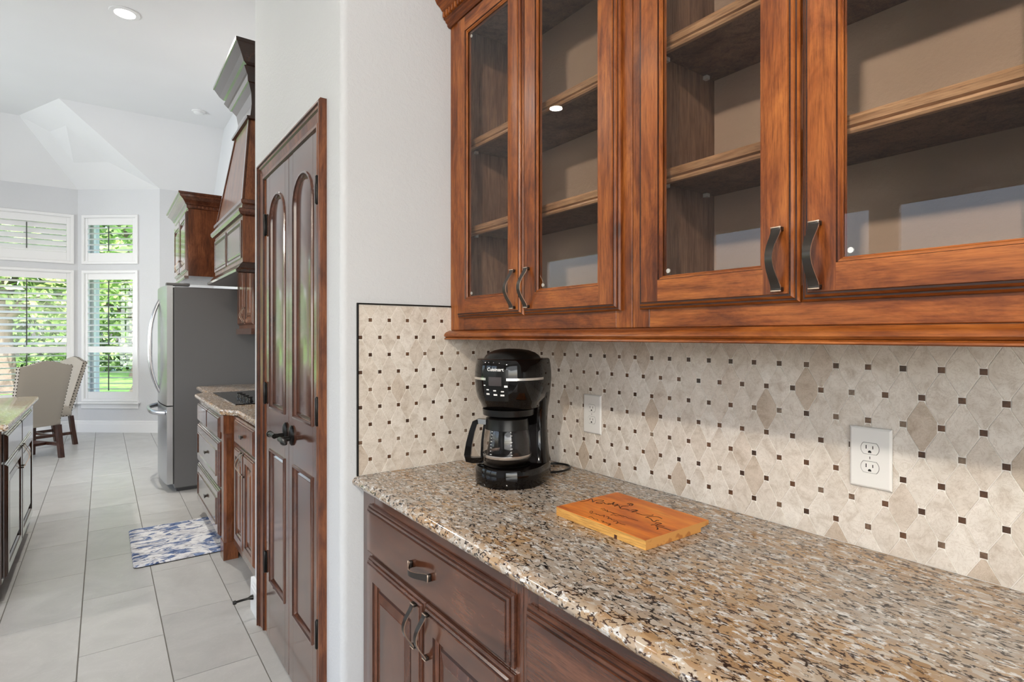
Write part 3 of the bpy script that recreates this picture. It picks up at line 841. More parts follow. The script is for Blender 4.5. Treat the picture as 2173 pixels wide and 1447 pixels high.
def backsplash(name, label, T, a0, a1, z0, z1, p, ah, zr, rh, depth=.004):
    """T: (a along wall, b up, c out); dots at rows zr-k*rh; a phase ah, pitch p"""
    bed = MB(T).box(a0, a1, z0, z1, 0, depth)
    root = tag(obj(name, bed, GROUT), label, 'backsplash')
    Tt = lambda a, b, c: T(a, b, depth-.0004+c)
    s, gq = .0058, .0015
    W, Hh = p/2, rh
    dl = gq/2*math.sqrt(1/W**2+1/Hh**2)
    yt, zt = W-s-gq, Hh-s-gq
    ya_, zb_ = W*(1-dl-zt/Hh), Hh*(1-dl-yt/W)
    shape = [(-yt,-zb_),(-ya_,-zt),(ya_,-zt),(yt,-zb_),(yt,zb_),(ya_,zt),(-ya_,zt),(-yt,zb_)]
    full = None; fdot = None
    k = -3
    while zr-k*rh > z0-rh:
        zc = zr-k*rh; ph = ah if k % 2 == 0 else ah+p/2
        j0 = math.floor((a0-ph)/p)-1
        for j in range(j0, j0+int((a1-a0)/p)+4):
            ac = ph+j*p
            # tile centred between two dots of this row
            c0 = ac+p/2
            poly = [(c0+q, zc+r) for q, r in shape]
            cl = clip(clip(poly, a0+.0015, a1-.0015, 0) or [], z0+.0015, z1-.0015, 1) if True else poly
            if len(cl) >= 3:
                area = abs(sum(cl[i-1][0]*cl[i][1]-cl[i][0]*cl[i-1][1] for i in range(len(cl))))/2
                if area > 3e-5:
                    whole = len(cl) == 8 and all(abs(u[0]-v[0])+abs(u[1]-v[1]) < 1e-6 for u, v in zip(sorted(cl), sorted(poly)))
                    org = Tt(c0, zc, 0)
                    if whole:
                        if full is None: full = finish('marble_tile', tile_mesh(Tt, poly, TH_, '', MARB), MARB, org, None)
                        inst('tile', full, org, root)
                    else:
                        cc = []
                        for q in cl:
                            if not cc or abs(q[0]-cc[-1][0])+abs(q[1]-cc[-1][1]) > 2e-4: cc.append(q)
                        if len(cc) >= 3:
                            me = finish('marble_tile', tile_mesh(Tt, cc, TH_, '', MARB), MARB, org, None)
                            inst('tile', me, org, root)
            if a0+s < ac < a1-s and z0+s < zc < z1-s:
                sq = [(ac-s,zc-s),(ac+s,zc-s),(ac+s,zc+s),(ac-s,zc+s)]; org = Tt(ac, zc, 0)
                if fdot is None: fdot = finish('accent_tile', tile_mesh(Tt, sq, TH_-.0004, '', ACC), ACC, org, None)
                inst('accent_tile', fdot, org, root)
        k += 1
    return root
backsplash('backsplash', 'cream marble diamond tile backsplash with brown dots behind the board and outlets',
           face((XB, 0, 0), (0,1,0), (0,0,1), (-1,0,0)), -.10, YA-.004, .9145, 1.377, .06445, .2895, 1.3565, .0564)
sb = backsplash('backsplash', 'cream marble diamond tile panel with black edging beside the coffee maker',
           face((0, YA, 0), (1,0,0), (0,0,1), (0,-1,0)), .664, XB-.0005, .9145, 1.467, .0661, .671, 1.3605, .0567)
et = MB(); et.cbox(.6585, .6635, YA-.0095, YA-.0002, .9145, 1.472, .001)
obj('edge_trim', et, BLK, sb)
et = MB(); et.cbox(.6635, 1.004, YA-.0095, YA-.0002, 1.4675, 1.472, .001)
obj('edge_trim', et, BLK, sb)

# ---------------------------------------------------------------- outlets
def outlet(yc, zc, label):
    T = face_mx(XB-.0072, yc, zc)
    o = thing('wall_outlet', label, 'outlet', (XB-.0072, yc, zc), group='white outlets on the backsplash')
    W, H = .040, .0635
    mb = MB(T)
    mb.loft([[(-W+i,-H+i,h),(W-i,-H+i,h),(W-i,H-i,h),(-W+i,H-i,h)] for i, h in ((0,0),(0,.003),(.0015,.0048),(.004,.006))], cap0=True)
    obj('cover_plate', mb, PLATE, o)
    for s in (1, -1):
        cz = s*.0195; r = MB(T)
        pts = []
        for k in range(24):
            an = 2*PI*k/24; x = .0172*math.cos(an); z = max(-.0118, min(.0118, .0165*math.sin(an))); pts.append((x, z+cz))
        gr = [(cz_x*1.04, (cz_z-cz)*1.05+cz) for cz_x, cz_z in pts]
        r.loft([[(a, b, .0052) for a, b in pts], [(a, b, .0066) for a, b in pts], [(a*.97, (b-cz)*.97+cz, .0072) for a, b in pts]])
        rc = obj('receptacle', r, PLATE, o)
        obj('seam', MB(T).loft([[(a, b, .0055) for a, b in gr], [(a, b, .0061) for a, b in gr]]), SLOT, rc)
        sl = MB(T)
        sl.box(-.0075, -.0058, cz-.001, cz+.0068, .0066, .0074); sl.box(.0052, .0069, cz-.0005, cz+.0060, .0066, .0074)
        hole = [(.0032*math.cos(PI*q/8), cz-.0075+.0036*math.sin(PI*q/8)) for q in range(9)]+[(-.0032, cz-.0088), (.0032, cz-.0088)]
        sl.loft([[(a, b, .0066) for a, b in hole], [(a, b, .0074) for a, b in hole]])
        obj('slots', sl, SLOT, rc)
    obj('screw', MB(T).box(-.0006, .0006, -.0026, .0026, .0058, .0064), SLOT, o)
    return o
outlet(1.338, 1.1075, 'white outlet nearer the coffee maker on the tile wall')
outlet(.508, 1.110, 'large white outlet on the tile wall nearest the viewer')
# ================================================================ pantry double door
def arch_loop(a0, a1, z0, zs, zc, i, h, n=12):
    pts = [(a0+i, z0+i, h), (a1-i, z0+i, h)]
    rx = (a1-a0)/2-i; rz = zc-i-zs; cx = (a0+a1)/2
    for k in range(n+1):
        t = PI*k/n; pts.append((cx+rx*math.cos(t), zs+rz*math.sin(t), h))
    return pts
def pantry_leaf(num, ya, yb, hinge, label):
    """ya (far, left in view) > yb"""
    X = .600; T = face_mx(X+.034, ya, .006); W = ya-yb; H = 2.072
    root = tag(empty('door_%d' % num, (X+.017, (ya+yb)/2, .006)), label, kind='structure')
    b = .060; t = .034
    a0, a1 = b, W-b
    lz0, lz1 = .262, .858; uz0, uzs, uzc = 1.036, 1.86, 1.972
    obj('stile', MB(T).cbox(0, b, 0, H, 0, t, .0015), KZ, root); obj('stile', MB(T).cbox(W-b, W, 0, H, 0, t, .0015), KZ, root)
    obj('rail', MB(T).box(b, W-b, 0, lz0, 0, t), KY, root); obj('rail', MB(T).box(b, W-b, lz1, uz0, 0, t), KY, root)
    rl = MB(T)
    n = 12; cx = (a0+a1)/2; rx = (a1-a0)/2
    top = [(cx+rx*math.cos(PI*k/n), uzs+(uzc-uzs)*math.sin(PI*k/n)) for k in range(n+1)]
    poly_lo = top; 
    for k in range(n):
        (x0, z0), (x1, z1) = top[k], top[k+1]
        rl.add([(x0,z0,t),(x1,z1,t),(x1,H,t),(x0,H,t)], [(0,1,2,3)])
        rl.add([(x0,z0,0),(x1,z1,0),(x1,H,0),(x0,H,0)], [(0,1,2,3)])
        rl.add([(x0,z0,0),(x1,z1,0),(x1,z1,t),(x0,z0,t)], [(0,1,2,3)])
    rl.add([(a0,H,0),(a1,H,0),(a1,H,t),(a0,H,t)], [(0,1,2,3)])
    obj('rail', rl, KY, root)
    seq = [(0,t),(.002,t+.005),(.009,t+.006),(.013,t+.001),(.016,t-.008),(.020,t-.010),(.023,t-.010),(.030,t-.0055),(.032,t-.005)]
    mis = [0,0,1,0,1,1,0,0]
    mb = MB(T); mb.loft([arch_loop(a0, a1, uz0, uzs, uzc, i, h) for i, h in seq], cap0=False, mi=mis)
    obj('panel', mb, [KZ, GLZ], root, 30)
    mb = MB(T); mb.loft([[(a0+i,lz0+i,h),(a1-i,lz0+i,h),(a1-i,lz1-i,h),(a0+i,lz1-i,h)] for i, h in seq], cap0=False, mi=mis)
    obj('panel', mb, [KZ, GLZ], root)
    for z in (1.868, 1.105, .338):
        h = MB(); yy = ya+.006 if hinge == 'far' else yb-.006
        h.lathe([(.001,-.051),(.004,-.050),(.0065,-.046),(.0065,.046),(.004,.050),(.001,.051)], (X-.006, yy, z), 12)
        h.cbox(X-.003, X-.0005, yy-(.020 if hinge == 'far' else -.004), yy+(-.004 if hinge == 'far' else .020), z-.045, z+.045, .0008)
        if hinge == 'far': h.cbox(X-.004, X+.012, yy, yy+.012, z-.045, z+.045, .0008)
        obj('hinge', h, BLK, root, 40)
    # lever handle on an oval rose
    hy = yb+.040 if hinge == 'far' else ya-.052; hz = .975
    lv = MB()
    rose = []
    for d, s in ((0,1),(.006,1),(.011,.82),(.013,.45)):
        rose.append([(X-d, hy+.024*s*math.cos(2*PI*k/24), hz+.040*s*math.sin(2*PI*k/24)) for k in range(24)])
    lv.loft(rose)
    r = obj('lever_handle', lv, BLK, root, 40)
    nk = MB().tube([(X-.010,hy,hz-.012),(X-.036,hy,hz-.012),(X-.048,hy,hz-.012)], [.010,.009,.010], 12)
    sg = 1 if hinge == 'far' else -1
    nk.tube([(X-.046,hy-sg*.008,hz-.012),(X-.047,hy+sg*.03,hz-.010),(X-.049,hy+sg*.062,hz-.012)], [.010,.0105,.011], 12)
    nk.tube([(X-.049,hy+sg*.060,hz-.012),(X-.049,hy+sg*.066,hz-.012),(X-.049,hy+sg*.084,hz-.013),(X-.049,hy+sg*.098,hz-.015)], [.013,.013,.009,.003], 12)
    obj('lever', nk, BLK, r, 40)
    return root
pantry_leaf(1, 2.714, 2.338, 'far', 'dark alder arched-panel pantry door leaf farther from the viewer')
pantry_leaf(2, 2.335, 1.960, 'near', 'dark alder arched-panel pantry door leaf next to the white corner')
# casing round the doors
cs = MB()
def cas(i, h): return [(XP-h, 2.853-i, 0), (XP-h, 2.853-i, 2.166-i), (XP-h, 1.897+i, 2.166-i), (XP-h, 1.897+i, 0)]
pf = [(0,0),(0,.022),(.006,.026),(.012,.026),(.015,.020),(.024,.019),(.030,.014),(.060,.010),(.066,.013),(.076,.013),(.082,.006),(.082,0)]
cs.loft([cas(i, h) for i, h in pf], cap0=False, cap1=False, closed=False, mi=[0,0,0,1,0,1,0,0,0,1,0])
struct('trim_1', cs, [MD, GLZ], 'stained wood casing around the pantry doors', smooth=None)
jb = MB()
jb.box(XP-.001, XP+.10, D1-.057, D1-.001, 0, DT-.001); jb.box(XP-.001, XP+.10, D0+.001, D0+.016, 0, DT-.001); jb.box(XP-.001, XP+.10, D0+.016, D1-.016, DT-.013, DT-.001)
jb.box(XP+.03, XP+.045, D0+.016, D1-.016, 0.02, DT-.02)
struct('trim_2', jb, MD, 'wooden door jamb inside the pantry doorway')
ds = thing('door_stop', 'black rod door stop on the white baseboard end', 'door stop', (.55, 2.975, .07))
obj('rod', MB().tube([(.594,2.972,.082),(.585,2.972,.082),(.572,2.972,.081),(.53,2.972,.079),(.518,2.972,.078)], [.013,.011,.0055,.0055,.006], 12), BLK, ds, 40)
obj('tip', MB().tube([(.520,2.972,.0785),(.518,2.972,.078),(.508,2.972,.0775),(.504,2.972,.0775)], [.007,.010,.010,.007], 12), CMM, ds, 40)

# ================================================================ kitchen run beyond the pantry
# base cabinet beside the pantry (recessed) and the cooktop cabinet standing forward
def kcab(label, y0, y1, xf, rows, wide, hollow=False):
    cab = thing('kitchen_cabinet', label, 'cabinet', ((xf+XB)/2, (y0+y1)/2, 0), group='kitchen base cabinets')
    obj('carcass', MB().box(xf+.018, XB-.002, y0+.001, y1-.001, .10, .878), KX, cab)
    obj('toe_kick', MB().box(xf+.06, XB-.01, y0+.01, y1-.01, .001, .099), KY, cab)
    ff = MB(); ff.cbox(xf, xf+.018, y0+.001, y1-.001, .10, .8785, .0015); obj('face_frame', ff, KZ, cab)
    return cab
k1 = kcab('dark alder kitchen cabinet with two doors partly hidden by the pantry corner', YE+.001, 3.745, .640, 0, 0)
drawer(k1, face_mx(.6385, 3.62, .735), .52, .145, MD, pull=False, knob=True)
panel_door(k1, face_mx(.6385, 3.62, .165), .262, .555, 'r', mats=(MD, MD), b=.05, pl=.12)
panel_door(k1, face_mx(.6385, 3.355, .165), .262, .555, 'l', mats=(MD, MD), b=.05, pl=.12)
k2 = kcab('dark alder cooktop cabinet with knobbed drawers beside the floral mat', 3.885, 4.915, .602, 0, 0)
drawer(k2, face_mx(.6005, 4.885, .715), .475, .140, KY, pull=False)
drawer(k2, face_mx(.6005, 4.400, .715), .475, .140, KY, pull=False)
for z, h in ((.412, .285), (.105, .290)):
    d = drawer(k2, face_mx(.6005, 4.885, z), .960, h, KY, pull=False, knob=True)
    T = face_mx(.6005, 4.885, z)
    pn = MB(T); W, H = .960, h
    pn.loft([[(i,i,q),(W-i,i,q),(W-i,H-i,q),(i,H-i,q)] for i, q in ((.060,.0195),(.061,.026),(.068,.026),(.074,.021))], cap0=False)
    obj('panel', pn, [KY], d)
po = tag(empty('trim_post', (.63, 3.815, 0)), 'chamfered dark alder corner post at the end of the cooktop cabinet', 'post')
c_ = .012
def oct_(x0, x1, y0, y1, c, z): return [(x0+c,y0,z),(x1-c,y0,z),(x1,y0+c,z),(x1,y1-c,z),(x1-c,y1,z),(x0+c,y1,z),(x0,y1-c,z),(x0,y0+c,z)]
sh = MB(); sh.loft([oct_(.592, .668, 3.775, 3.875, .014, z) for z in (.105, .770)]); obj('shaft', sh, MD, po)
sh = MB(); sh.loft([oct_(.588, .672, 3.770, 3.880, .003, z) for z in (.0, .108)]); obj('foot_block', sh, MD, po)
sh = MB(); sh.loft([oct_(.588, .672, 3.770, 3.880, .003, z) for z in (.768, .8785)]); obj('top_block', sh, MD, po)
obj('back_filler', MB().box(.6725, .70, 3.748, 3.883, .10, .878), KX, po)
k3 = kcab('dark alder filler cabinet between the cooktop and the fridge', 4.920, 5.655, .705, 0, 0)
panel_door(k3, face_mx(.7035, 5.63, .125), .34, .70, 'r', mats=(KZ, KY))
panel_door(k3, face_mx(.7035, 5.285, .125), .34, .70, 'l', mats=(KZ, KY))
# granite of the kitchen run: stepped front edge
kt = MB()
def step_outline(i): return [(XB-.001, YE+.002), (.648+i, YE+.002), (.648+i, 3.70), (.572+i, 3.80), (.572+i, 4.945-i), (.600+i, 4.985-i), (.668+i, 5.02), (.668+i, 5.665), (XB-.001, 5.665)]
kt.loft([[(x, y, z) for x, y in step_outline(i)] for i, z in ((.012,.8795),(.003,.884),(0,.893),(0,.902),(.003,.910),(.011,.914))])
tag(obj('kitchen_countertop', kt, GRAN, None, 25), 'granite counter with a stepped bullnose edge around the black cooktop', 'countertop')
cooktop = thing('cooktop', 'black glass cooktop set in the granite kitchen counter', 'cooktop', (.96, 4.45, .9145))
obj('glass_top', MB().cbox(.690, 1.20, 3.98, 4.90, .9145, .921, .002), BLKGL, cooktop)
for i in range(4):
    y = 4.10+.115*i
    k = MB().lathe([(.024,0),(.024,.004),(.019,.006),(.018,.022),(.015,.025),(.001,.025)], (.80, y, .921), 20)
    k.cbox(.782, .818, y-.004, y+.004, .938, .952, .002)
    obj('knob', k, BLK, cooktop, 40)

# hood -------------------------------------------------------------------
hd = thing('range_hood', 'tall tapered wooden range hood with crown above the cooktop', 'range hood', (1.0, 4.32, 1.75))
def rl(x, y0, y1, z): return [(XB-.003,y0,z),(x,y0,z),(x,y1,z),(XB-.003,y1,z)]
obj('lower_lip', MB().loft([rl(.670,3.765,4.885,1.752), rl(.655,3.750,4.900,1.757), rl(.652,3.747,4.903,1.772), rl(.668,3.763,4.887,1.784), rl(.690,3.785,4.865,1.815), rl(.700,3.795,4.855,1.824)]), ISL, hd)
bx_ = obj('valance', MB().loft([rl(.700,3.795,4.855,1.824), rl(.700,3.795,4.855,2.110)]), MD, hd)
for a, b in ((4.835, 4.345), (4.305, 3.815)):
    T = face_mx(.6995, a, 1.850); W, H = a-b, .235; pn = MB(T)
    pn.loft([[(i,i,q),(W-i,i,q),(W-i,H-i,q),(i,H-i,q)] for i, q in ((0,0),(0,.008),(.014,.008),(.022,.003),(.026,.003),(.036,.007))], cap0=False, mi=[0,0,1,1,0])
    obj('panel', pn, [KZ, GLZ], bx_)
obj('ledge', MB().loft([rl(.700,3.795,4.855,2.110), rl(.682,3.777,4.873,2.118), rl(.672,3.767,4.883,2.134), rl(.672,3.767,4.883,2.150), rl(.694,3.789,4.861,2.160), rl(.700,3.80,4.85,2.185), rl(.690,3.79,4.86,2.192), rl(.690,3.79,4.86,2.212), rl(.704,3.806,4.834,2.220)]), KY, hd)
obj('tapered_body', MB().loft([rl(.704,3.806,4.800,2.220), rl(.760,3.905,4.395,2.760)]), MD, hd)
for y0_, y1_ in ((3.806, 3.905), (4.800, 4.395)):
    ed = MB(); w_ = .022 if y1_ > 4 else -.022
    ed.loft([[(.704-.006,y0_,2.220),(.704-.006,y0_-w_*1.6,2.220),(.712,y0_-w_*1.6,2.220),(.712,y0_,2.220)], [(.760-.006,y1_,2.760),(.760-.006,y1_-w_*1.6,2.760),(.768,y1_-w_*1.6,2.760),(.768,y1_,2.760)]])
    obj('edge_strip', ed, KZ, hd)
obj('neck_molding', MB().loft([rl(.758,3.900,4.400,2.752), rl(.742,3.884,4.416,2.758), rl(.740,3.882,4.418,2.772), rl(.765,3.905,4.390,2.785)]), ISL, hd)
obj('crown', MB().loft([rl(.765,3.905,4.390,2.785), rl(.775,3.915,4.370,2.86), rl(.770,3.905,4.40,2.93), rl(.752,3.885,4.47,2.985), rl(.745,3.878,4.49,2.99), rl(.742,3.875,4.55,3.03), rl(.735,3.87,4.56,3.04), rl(.72,3.855,4.60,3.075), rl(.735,3.865,4.56,3.085), rl(.715,3.85,4.60,3.10), rl(.70,3.84,4.66,3.14), rl(.672,3.82,4.70,3.20), rl(.665,3.815,4.71,3.205), rl(.665,3.815,4.71,3.225)]), ISL, hd)

# cabinet over the fridge ------------------------------------------------------
fc = thing('fridge_cabinet', 'alder cabinet with crown molding mounted over the fridge', 'cabinet', (.95, 6.1, 1.89))
obj('carcass', MB().box(.598, XB-.003, 5.600, 6.60, 1.885, 2.475), MD, fc)
for a, b, s in ((6.585, 6.105, 'r'), (6.095, 5.615, 'l')):
    T = face_mx(.5975, a, 1.930); panel_door(fc, T, a-b, .52, s, mats=(KZ, KY), pull_z=.07, pl=.12)
obj('light_rail', MB().loft([[(x,y,z) for x, z in ((.60,1.884),(.570,1.884),(.565,1.872),(.572,1.860),(.60,1.860))] for y in (5.595, 6.605)]), KY, fc)
def fcl(d, z): return [(.595-d,5.60-d,z),(XB-.003,5.60-d,z),(XB-.003,6.60+d,z),(.595-d,6.60+d,z)]
obj('crown', MB().loft([fcl(d, z) for d, z in ((0,2.470),(.010,2.475),(.012,2.50),(.022,2.507),(.026,2.518),(.040,2.540),(.060,2.560),(.066,2.562),(.068,2.580),(.078,2.585),(.078,2.60))]), KY, fc)
dm2 = finish('dentil', MB().cbox(-.008, .008, -.004, .004, 0, .016, .001), MD, (0,0,0), None)
x = .62
while x < 1.28: inst('dentil', dm2, (x, 5.586, 2.482), fc); x += .030
sc2 = thing('spice_cabinet', 'small alder wall cabinet with two pulls between hood and fridge', 'cabinet', (1.14, 5.3, 1.42))
obj('carcass', MB().box(1.0, XB-.003, 4.93, 5.575, 1.425, 2.30), MD, sc2)
panel_door(sc2, face_mx(.9995, 5.565, 1.455), .312, .83, 'r', mats=(MD, MD), pull_z=.085, b=.05, pl=.12)
panel_door(sc2, face_mx(.9995, 5.248, 1.455), .312, .83, 'l', mats=(MD, MD), pull_z=.085, b=.05, pl=.12)
obj('light_rail', MB().box(.972, 1.0, 4.93, 5.575, 1.375, 1.424), KY, sc2)
# fridge ----------------------------------------------------------------
fr = thing('refrigerator', 'stainless french-door refrigerator with grey side and bottom freezer', 'refrigerator', (.88, 6.13, 0))
obj('body', MB().cbox(.500, 1.28, 5.680, 6.590, .028, 1.792, .008), FSIDE, fr, 30)
obj('base_grille', MB().box(.52, 1.25, 5.70, 6.57, .001, .028), FDARK, fr)
obj('gasket', MB().box(.490, .500, 5.690, 6.580, .07, 1.785), FDARK, fr)
def fdoor(name, y0, y1, z0, z1):
    n = 10; loops = []
    def sec(z, e):
        pts = []
        ym, hw = 6.135, .4555
        for k in range(n+1):
            y = y0+(y1-y0)*k/n; q = (y-ym)/hw
            bow = .030*(1-q*q)
            pts.append((.446-bow-e*0, y, z))
        return pts+[(.490, y1, z), (.490, y0, z)]
    return obj(name, MB().loft([sec(z, 0) for z in (z0, z1)]), STEEL, fr, 40)
d1 = fdoor('door', 5.682, 6.132, .755, 1.800); d2 = fdoor('door', 6.138, 6.588, .755, 1.800); d3 = fdoor('freezer_drawer', 5.682, 6.588, .070, .745)
def fhandle(y, par):
    pts = []
    for k in range(17):
        q = -1+k/8; pts.append((.425-.078*(1-abs(q)**2.6), y, 1.265+q*.43))
    obj('handle', MB().tube(pts, [.011+.007*(1-abs(-1+k/8)) for k in range(17)], 12), STEEL, par, 50)
fhandle(6.085, d1); fhandle(6.185, d2)
pts = []
for k in range(17):
    q = -1+k/8; pts.append((.445-.105*(1-abs(q)**3.5), 6.135+q*.385, .685))
obj('handle', MB().tube(pts, [.014]*17, 12, flat=1.6), STEEL, d3, 50)
for y_ in (5.685, 6.51): obj('hinge_cover', MB().cbox(.44, .62, y_, y_+.075, 1.8005, 1.825, .004), FSIDE, fr)

# floral mat -------------------------------------------------------------
def rrect(x0, x1, y0, y1, r, z, n=6):
    P = []
    for cx, cy, a in ((x1-r,y1-r,0),(x0+r,y1-r,90),(x0+r,y0+r,180),(x1-r,y0+r,270)):
        for k in range(n+1):
            t = math.radians(a+90*k/n); P.append((cx+r*math.cos(t), cy+r*math.sin(t), z))
    return P
mt = thing('kitchen_mat', 'blue and white floral cushioned mat on the floor by the cooktop', 'mat', (.385, 4.33, 0))
obj('backing', MB().loft([rrect(.142, .655, 3.945, 4.712, .03, z) for z in (.0006, .005)]), BLK, mt)
obj('printed_top', MB().loft([rrect(.142+i, .655-i, 3.945+i, 4.712-i, .03, z) for i, z in ((0,.0051),(.001,.012),(.006,.016))]), MATP, mt)

# island -----------------------------------------------------------------
isl = thing('kitchen_island', 'espresso wood kitchen island with paneled doors at the picture edge', 'island', (-1.0, 4.5, 0))
obj('carcass', MB().box(-1.60, -.436, 3.84, 5.40, .10, .878), KX, isl)
obj('end_panel', MB().cbox(-1.60, -.436, 3.822, 3.839, .0, .878, .002), MD, isl)
obj('toe_kick', MB().box(-1.55, -.50, 3.86, 5.38, .001, .0995), FTILE, isl)  # tile grey used as colour in place of the floor's reflection
obj('face_frame', MB().cbox(-.436, -.4165, 3.822, 5.40, .10, .878, .002), ISL, isl)
for y in (3.855, 4.487):
    T = face_px(-.4155, y, .715); drawer(isl, T, .626, .145, ISL, pull=False)
    T = face_px(-.4155, y, .120); panel_door(isl, T, .626, .585, 'r' if y < 4 else 'l', mats=(ISL, ISL), pl=.13)
it = MB()
def io(i): return [(-1.63,3.80),(-.388-i,3.80+i),(-.388-i,5.44-i),(-.408-i,5.46-i),(-1.63,5.46)]
it.loft([[(x, y, z) for x, y in io(i)] for i, z in ((.012,.8795),(.003,.884),(0,.893),(0,.902),(.003,.910),(.012,.914))])
tag(obj('island_countertop', it, GRAN, None, 25), 'granite top of the island reflecting the bay windows', 'countertop')

# dining chairs ------------------------------------------------------------
def chair(label, loc, rz):
    c = thing('dining_chair', label, 'chair', loc, rz, 'linen dining chairs by the bay')
    hw = .26
    # back: camel-back slab, leaning; chair looks towards +y, back at y<0
    def lean(z): return -.20-(z-.40)*.27
    mb = MB(); n = 14; front = []; back = []
    def topz(q): return 1.035+.055*math.cos(PI*q*.5)**2 if abs(q) < .86 else 1.035
    rows = [.365,.5,.65,.8,.92]
    def ring(off, thick, ins):
        L = []
        for k in range(n+1):
            q = -1+2*k/n; L.append(q)
        return L
    qs = [-1+2*k/n for k in range(n+1)]
    G = {}
    vs = []; 
    for side, th in ((0, .0), (1, .075)):
        for r in range(7):
            for k, q in enumerate(qs):
                zt = topz(q); z = .365+(zt-.365)*r/6
                w = hw*(.90+.10*r/6)
                e = .0
                y = lean(z)+(th if side else 0)
                if abs(q) == 1 or r == 6: y += (.012 if side == 0 else -.012)
                G[(side,r,k)] = len(vs); vs.append((q*w, y, z))
    F = []
    for side in (0,1):
        for r in range(6):
            for k in range(n): F.append((G[(side,r,k)],G[(side,r,k+1)],G[(side,r+1,k+1)],G[(side,r+1,k)]))
    for k in range(n):
        F.append((G[(0,6,k)],G[(0,6,k+1)],G[(1,6,k+1)],G[(1,6,k)])); F.append((G[(0,0,k)],G[(0,0,k+1)],G[(1,0,k+1)],G[(1,0,k)]))
    for k in (0, n):
        for r in range(6): F.append((G[(0,r,k)],G[(0,r+1,k)],G[(1,r+1,k)],G[(1,r,k)]))
    mb.add(vs, F); obj('backrest', mb, LINEN, c, 40, raw=True)
    s = MB(); s.loft([rrect(-hw+.01+i, hw-.01-i, -.20+i, .27-i, .03, z) for i, z in ((.004,.365),(0,.372),(0,.455),(.012,.485),(.05,.500))]); obj('seat', s, LINEN, c, 40, raw=True)
    for sx in (-1, 1):
        obj('leg', MB().loft([[(sx*.215-.022,y0-.022,z),(sx*.215+.022,y0-.022,z),(sx*.215+.022,y0+.022,z),(sx*.215-.022,y0+.022,z)] for y0, z in ((-.245,0),(-.215,.2),(-.195,.366))]), LEGW, c, raw=True)
        obj('leg', MB().loft([[(sx*.215-w,.22-w,z),(sx*.215+w,.22-w,z),(sx*.215+w,.22+w,z),(sx*.215-w,.22+w,z)] for w, z in ((.017,0),(.023,.366))]), LEGW, c, raw=True)
        obj('stretcher', MB().box(sx*.215-.010, sx*.215+.010, -.205, .205, .13, .165), LEGW, c, raw=True)
    obj('stretcher', MB().box(-.205, .205, -.012, .012, .13, .160), LEGW, c, raw=True)
    nl = MB()
    for sx in (-1, 1):
        for k in range(19):
            z = .40+k*.034; w = hw*(.90+.10*(z-.365)/.67)
            nl.ball((sx*(w+.001), lean(z)+.052, z), .0075, 6, 4); nl.ball((sx*(w+.001), lean(z)+.014, z), .0065, 6, 4)
        for k in range(12): nl.ball((sx*(hw-.010), -.17+k*.037, .374), .0065, 6, 4)
    for k in range(14): nl.ball((-.235+k*.036, .271, .374), .0065, 6, 4)
    for q in qs: nl.ball((q*hw, lean(topz(q))+.040, topz(q)+.001), .0065, 6, 4)
    nh = obj('nailhead_trim', nl, NAIL, c, 60, raw=True); nh['kind'] = 'stuff'
    return c
chair('linen dining chair seen from behind, nearest the island', (-.695, 8.10, 0), rt(36))
chair('linen dining chair with nailhead edge turned sideways by the window', (-.60, 8.98, 0), rt(118))
# ================================================================ coffee maker
CX, CY, CZ = 1.022, 1.412, .9145
ROT = math.radians(-58)
cm = thing('coffee_maker', 'glossy black drip coffee maker standing in the counter corner', 'coffee maker', (CX, CY, CZ), ROT)
def dsh(rx, ryf, yb, z, n=28, r=.03):
    """front half ellipse (towards -y), straight sides to yb"""
    P = [(rx*math.cos(PI+PI*k/n), ryf*math.sin(PI+PI*k/n), z) for k in range(n+1)]
    for k in range(7): t = PI/2*k/6; P.append((rx-r+r*math.cos(t), yb-r+r*math.sin(t), z))
    for k in range(7): t = PI/2+PI/2*k/6; P.append((-rx+r+r*math.cos(t), yb-r+r*math.sin(t), z))
    return P
b = MB(); b.loft([dsh(.108-i, .106-i, .105-i, z) for i, z in ((.003,0),(0,.004),(.001,.048),(.004,.055),(.012,.058))])
obj('base', b, CMB, cm, 40, raw=True)
obj('warming_plate', MB().lathe([(.001,.0585),(.068,.0585),(.072,.061),(.070,.0615),(.062,.0595),(.001,.0595)], (0,-.022,0), 40), CMM, cm, 40, raw=True)
def col(y0, y1, hx, z, r=.025):
    return rrect(-hx, hx, y0, y1, r, z)
t = MB(); t.loft([rrect(-hx, hx, y0, .105, .022, z) for hx, y0, z in ((.106,.022,.057),(.101,.030,.075),(.097,.040,.11),(.0945,.044,.15),(.0945,.044,.19),(.097,.040,.225),(.101,.03,.25),(.1045,.02,.278))])
obj('tower', t, CMB, cm, 40, raw=True)
h = MB(); h.loft([dsh(rx, ry, .106, z, 36) for rx, ry, z in ((.080,.076,.228),(.088,.084,.233),(.0905,.087,.244),(.094,.091,.249),(.101,.098,.262),(.1065,.104,.285),(.1095,.107,.315),(.1090,.1065,.340),(.1065,.104,.362),(.103,.1005,.378),(.099,.096,.381))])
hdm = obj('brew_head', h, CMB, cm, 45, raw=True)
obj('chin_ring', MB().lathe([(.060,.208),(.078,.210),(.080,.2285),(.060,.2285)], (0,-.012,0), 40), CMM, cm, 40, raw=True)
obj('lid', MB().loft([dsh(.080*s, .078*s, .085*s, z, 28, .03*s) for s, z in ((1.02,.380),(1.0,.383),(.94,.391),(.82,.399),(.62,.406),(.38,.410),(.12,.4115))]), CMM, cm, 45, raw=True)
